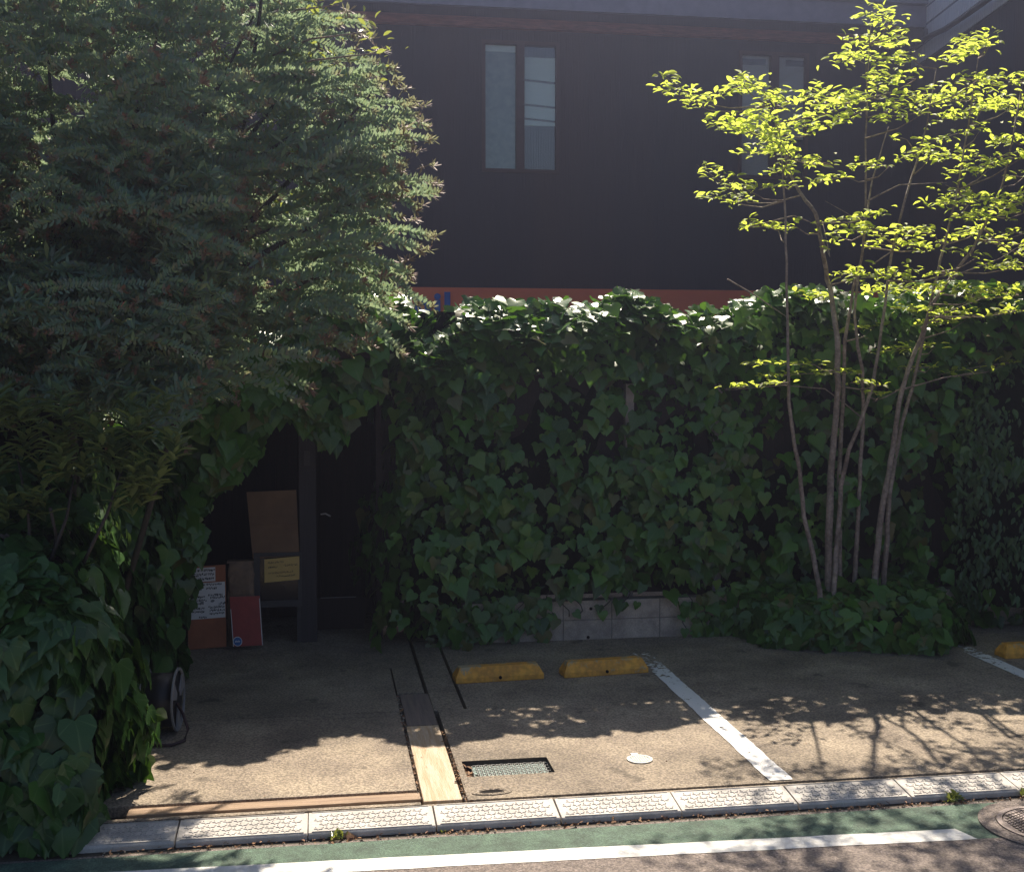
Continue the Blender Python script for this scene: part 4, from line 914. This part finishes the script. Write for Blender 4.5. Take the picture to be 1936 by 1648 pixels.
# slender tree with small glossy leaves mixed into the top left
st = empty('slender_tree', (-1.45, 7.6, GZ), label='slender tree with sparse bright glossy leaves rising through the feathery tree', cat='tree')
bl = [at(330, 800, 7.6), at(420, 480, 7.6), at(470, 180, 7.5), at(492, 20, 7.5), at(500, -120, 7.5)]
g = MB(); g.tube([(0, 0, 0)] + [p - st.location for p in bl], [.022, .018, .016, .013, .010, .005], 8); g.build('trunk', 'bark_dark', st)
pts = []
for (x0, y0, x1, y1) in ((490, 60, 640, 10), (480, 120, 700, 60), (470, 180, 690, 140), (475, 160, 720, 100), (460, 250, 640, 170), (470, 140, 330, 60), (470, 200, 200, 180), (460, 300, 180, 260), (465, 330, 560, 290), (460, 360, 600, 400), (480, 80, 300, 20), (460, 400, 330, 330)):
    Y = random.uniform(6.6, 7.5); a = at(x0, y0, 7.5); b = at(x1, y1, Y); g = MB(); m_ = a.lerp(b, .5) + Vector((0, 0, .05)); g.tube([p - st.location for p in (a, m_, b)], [.010, .007, .003], 5); g.build('branch', 'bark', st)
    for q in range(34):
        t_ = random.uniform(.25, 1.05); p = a.lerp(b, t_) + Vector((random.gauss(0, .05), random.gauss(0, .06), random.gauss(.02, .05))); pts.append(p)
P_ = np.array([list(p) for p in pts]); n = len(P_)
M = frames(np.stack([r.normal(0, .6, n), r.normal(0, .6, n), np.ones(n)], 1), np.stack([r.normal(0, 1, n), r.normal(0, .8, n), r.normal(-.2, .5, n)], 1), r.uniform(.03, .06, n))
leaves(st, OVAL, 'glossy_small', M, P_, np.ones(n), 120)

# lance-leaved shrub between tree and bank
ls = empty('lance_leaf_shrub', (-1.5, 6.4, GZ), label='shrub with narrow pointed leaves between the feathery tree and the ivy bank', cat='shrub')
pts, dirs = [], []
for (x, y, Y) in [(random.uniform(-40, 340), random.uniform(750, 1000), random.uniform(5.95, 6.3)) for _ in range(75)]:
    if y < 780 and x > 220: continue
    c = at(x, y, Y)
    for q in range(10):
        a = random.uniform(0, 6.28); pts.append(c + Vector((0, 0, .012 * q))); dirs.append((math.cos(a), math.sin(a) * .8, .7 + random.uniform(-.4, .5)))
P_ = np.array([list(p) for p in pts]); D2 = np.array(dirs); n = len(P_)
M = frames(np.stack([-D2[:, 0] * .4, -D2[:, 1] * .4 - .1, np.ones(n)], 1), D2, r.uniform(.075, .13, n), True)
leaves(ls, LANCE, 'lance', M, P_, -P_[:, 1], 300)
g = MB()
for q in ((10, 1010, 60, 1050), (95, 960, 100, 1060), (0, 1010, 90, 1080), (95, 1060, 140, 900), (60, 1080, 30, 850), (150, 1080, 240, 860)):
    g.tube([at(q[0], q[1], 6.1) - ls.location, at((q[0] + q[2]) / 2 + 8, (q[1] + q[3]) / 2, 6.15) - ls.location, at(q[2], q[3], 6.3) - ls.location], [.010, .008, .005], 6)
g.build('branches', 'bark_dark', ls)
# second dark lump behind the shrub so the bank reads as solid to the tree
dk = empty('dark_shrub', (-1.6, 7.8, GZ), label='dense dark shrub filling the gap behind the ivy bank at left', cat='shrub')
dp_ = [(-3.4, 6.9), (-2.4, 6.75), (-1.6, 6.8), (-1.25, 7.4), (-1.2, 8.4), (-1.2, 9.2)]
dc = np.concatenate([[0], np.cumsum(np.linalg.norm(np.diff(np.array(dp_), axis=0), axis=1))])
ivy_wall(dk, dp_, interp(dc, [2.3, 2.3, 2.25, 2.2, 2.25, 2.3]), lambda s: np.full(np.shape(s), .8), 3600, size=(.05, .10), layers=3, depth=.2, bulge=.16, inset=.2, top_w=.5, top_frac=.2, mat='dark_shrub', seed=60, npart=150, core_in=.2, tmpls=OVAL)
# fine-leaved shrub at the far right of the hedge
rs = empty('fine_leaf_shrub', (5.9, 8.8, GZ), label='dark fine leaved shrub growing against the right end of the hedge', cat='shrub')
rp = [(5.05, 8.95), (5.2, 8.75), (5.9, 8.65), (6.8, 8.7)]
rc = np.concatenate([[0], np.cumsum(np.linalg.norm(np.diff(np.array(rp), axis=0), axis=1))])
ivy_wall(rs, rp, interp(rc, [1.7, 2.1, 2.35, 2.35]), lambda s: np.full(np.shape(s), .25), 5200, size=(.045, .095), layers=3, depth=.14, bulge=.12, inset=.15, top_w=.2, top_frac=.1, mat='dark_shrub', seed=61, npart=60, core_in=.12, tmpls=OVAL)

# ================================================================== small things on the ground
# litter along the kerb and joints
n = 420; r = np.random.default_rng(9)
Tl = np.stack([r.uniform(-1, 4.2, n), 5.47 + r.normal(0, .018, n), np.full(n, .006) + r.uniform(0, .006, n)], 1)
n2 = 160; T2 = np.stack([r.uniform(.455, .47, n2), r.uniform(5.8, 7.7, n2), r.uniform(.02, .05, n2)], 1)
n3 = 120; T3 = np.stack([r.uniform(.668, .70, n3), r.uniform(5.74, 6.9, n3), r.uniform(.035, .055, n3)], 1)
n4 = 70; T4 = np.stack([r.uniform(-.9, 4, n4), r.uniform(5.78, 7.2, n4), np.full(n4, GZ + .004)], 1)
n5 = 25; T5 = np.stack([r.uniform(.73, .78, n5), r.uniform(6.1, 6.3, n5), np.full(n5, .03)], 1)
TL = np.concatenate([Tl, T2, T3, T4, T5]); n = len(TL)
M = frames(np.stack([r.normal(0, .5, n), r.normal(0, .5, n), np.ones(n)], 1), r.normal(0, 1, (n, 3)), np.concatenate([r.uniform(.008, .03, n - n4 - n5), r.uniform(.006, .016, n4), r.uniform(.02, .04, n5)]))
link_mesh('leaf_litter', scatter_mesh('leaf_litter', OVAL, M, TL), 'dead_leaf', kind='stuff')
g = MB()
for k in range(420):
    q = random.random()
    if q < .45: c = (random.uniform(.450, .474), random.uniform(5.8, 7.7), random.uniform(.03, .052))
    elif q < .6: c = (random.uniform(.668, .70), random.uniform(5.74, 6.6), random.uniform(.035, .052))
    else: c = (random.uniform(-1, 4.3), 5.475 + random.gauss(0, .02), .006)
    s_ = random.uniform(.002, .007); vs = [(c[0] + a * s_ * random.uniform(.6, 1.2), c[1] + b * s_ * random.uniform(.6, 1.2), c[2] + d * s_) for a, b, d in ((1, 0, 0), (0, 1, 0), (-1, 0, 0), (0, -1, 0), (0, 0, .8), (0, 0, -.8))]
    g.add(vs, [(0, 1, 4), (1, 2, 4), (2, 3, 4), (3, 0, 4), (1, 0, 5), (2, 1, 5), (3, 2, 5), (0, 3, 5)])
g.build('gravel', 'pebble', kind='stuff')
def weed(x, y, h, n, lab):
    o = empty('weed', (x, y, .0), label=lab, cat='weed', group='weeds along the foot of the kerb')
    D2 = np.stack([r.normal(0, .6, n), r.normal(0, .6, n), r.uniform(.4, 1.2, n)], 1); P_ = np.stack([x + r.normal(0, .02, n), y + r.normal(0, .008, n), r.uniform(0, h * .6, n)], 1)
    M = frames(np.stack([r.normal(0, .5, n), -np.ones(n) * .6, np.ones(n) * .6], 1), D2, r.uniform(.4, 1, n) * h, True); leaves(o, LANCE + OVAL, 'glossy_small', M, P_, np.ones(n), n)
weed(.05, 5.475, .05, 22, 'weed and dead leaf at the kerb below the wooden strip')
weed(.55, 5.48, .02, 8, 'tiny weed sprouting below the pale plank')
weed(3.12, 5.47, .05, 30, 'tuft of weeds at the kerb in leaf shade left of the manhole')
weed(3.52, 5.47, .04, 20, 'small weed tuft at the kerb behind the manhole')
o = empty('fallen_leaf', (.09, 5.46, .01), label='curled pale dead leaf beside the weed at the kerb', cat='leaf')
g = scatter_mesh('blade', [IVY[0]], frames(np.array([[.3, -.7, .7]]), np.array([[1, .1, .2]]), [.06]), np.zeros((1, 3))); link_mesh('blade', g, 'dead_leaf', o)

# ================================================================== air: thin haze added to imitate lens glare
m, t, N, L = new_mat('haze'); N.remove(N['Principled BSDF']); pv = N.new('ShaderNodeVolumePrincipled'); pv.inputs['Color'].default_value = (.62, .68, 1, 1)
pv.inputs['Density'].default_value = .0056; pv.inputs['Anisotropy'].default_value = .88; L.new(pv.outputs[0], N['Material Output'].inputs['Volume']); MATS['haze'] = m
g = MB(); g.box(-155, 155, -155, 155, -1.1, 13); g.build('haze', 'haze', kind='stuff')
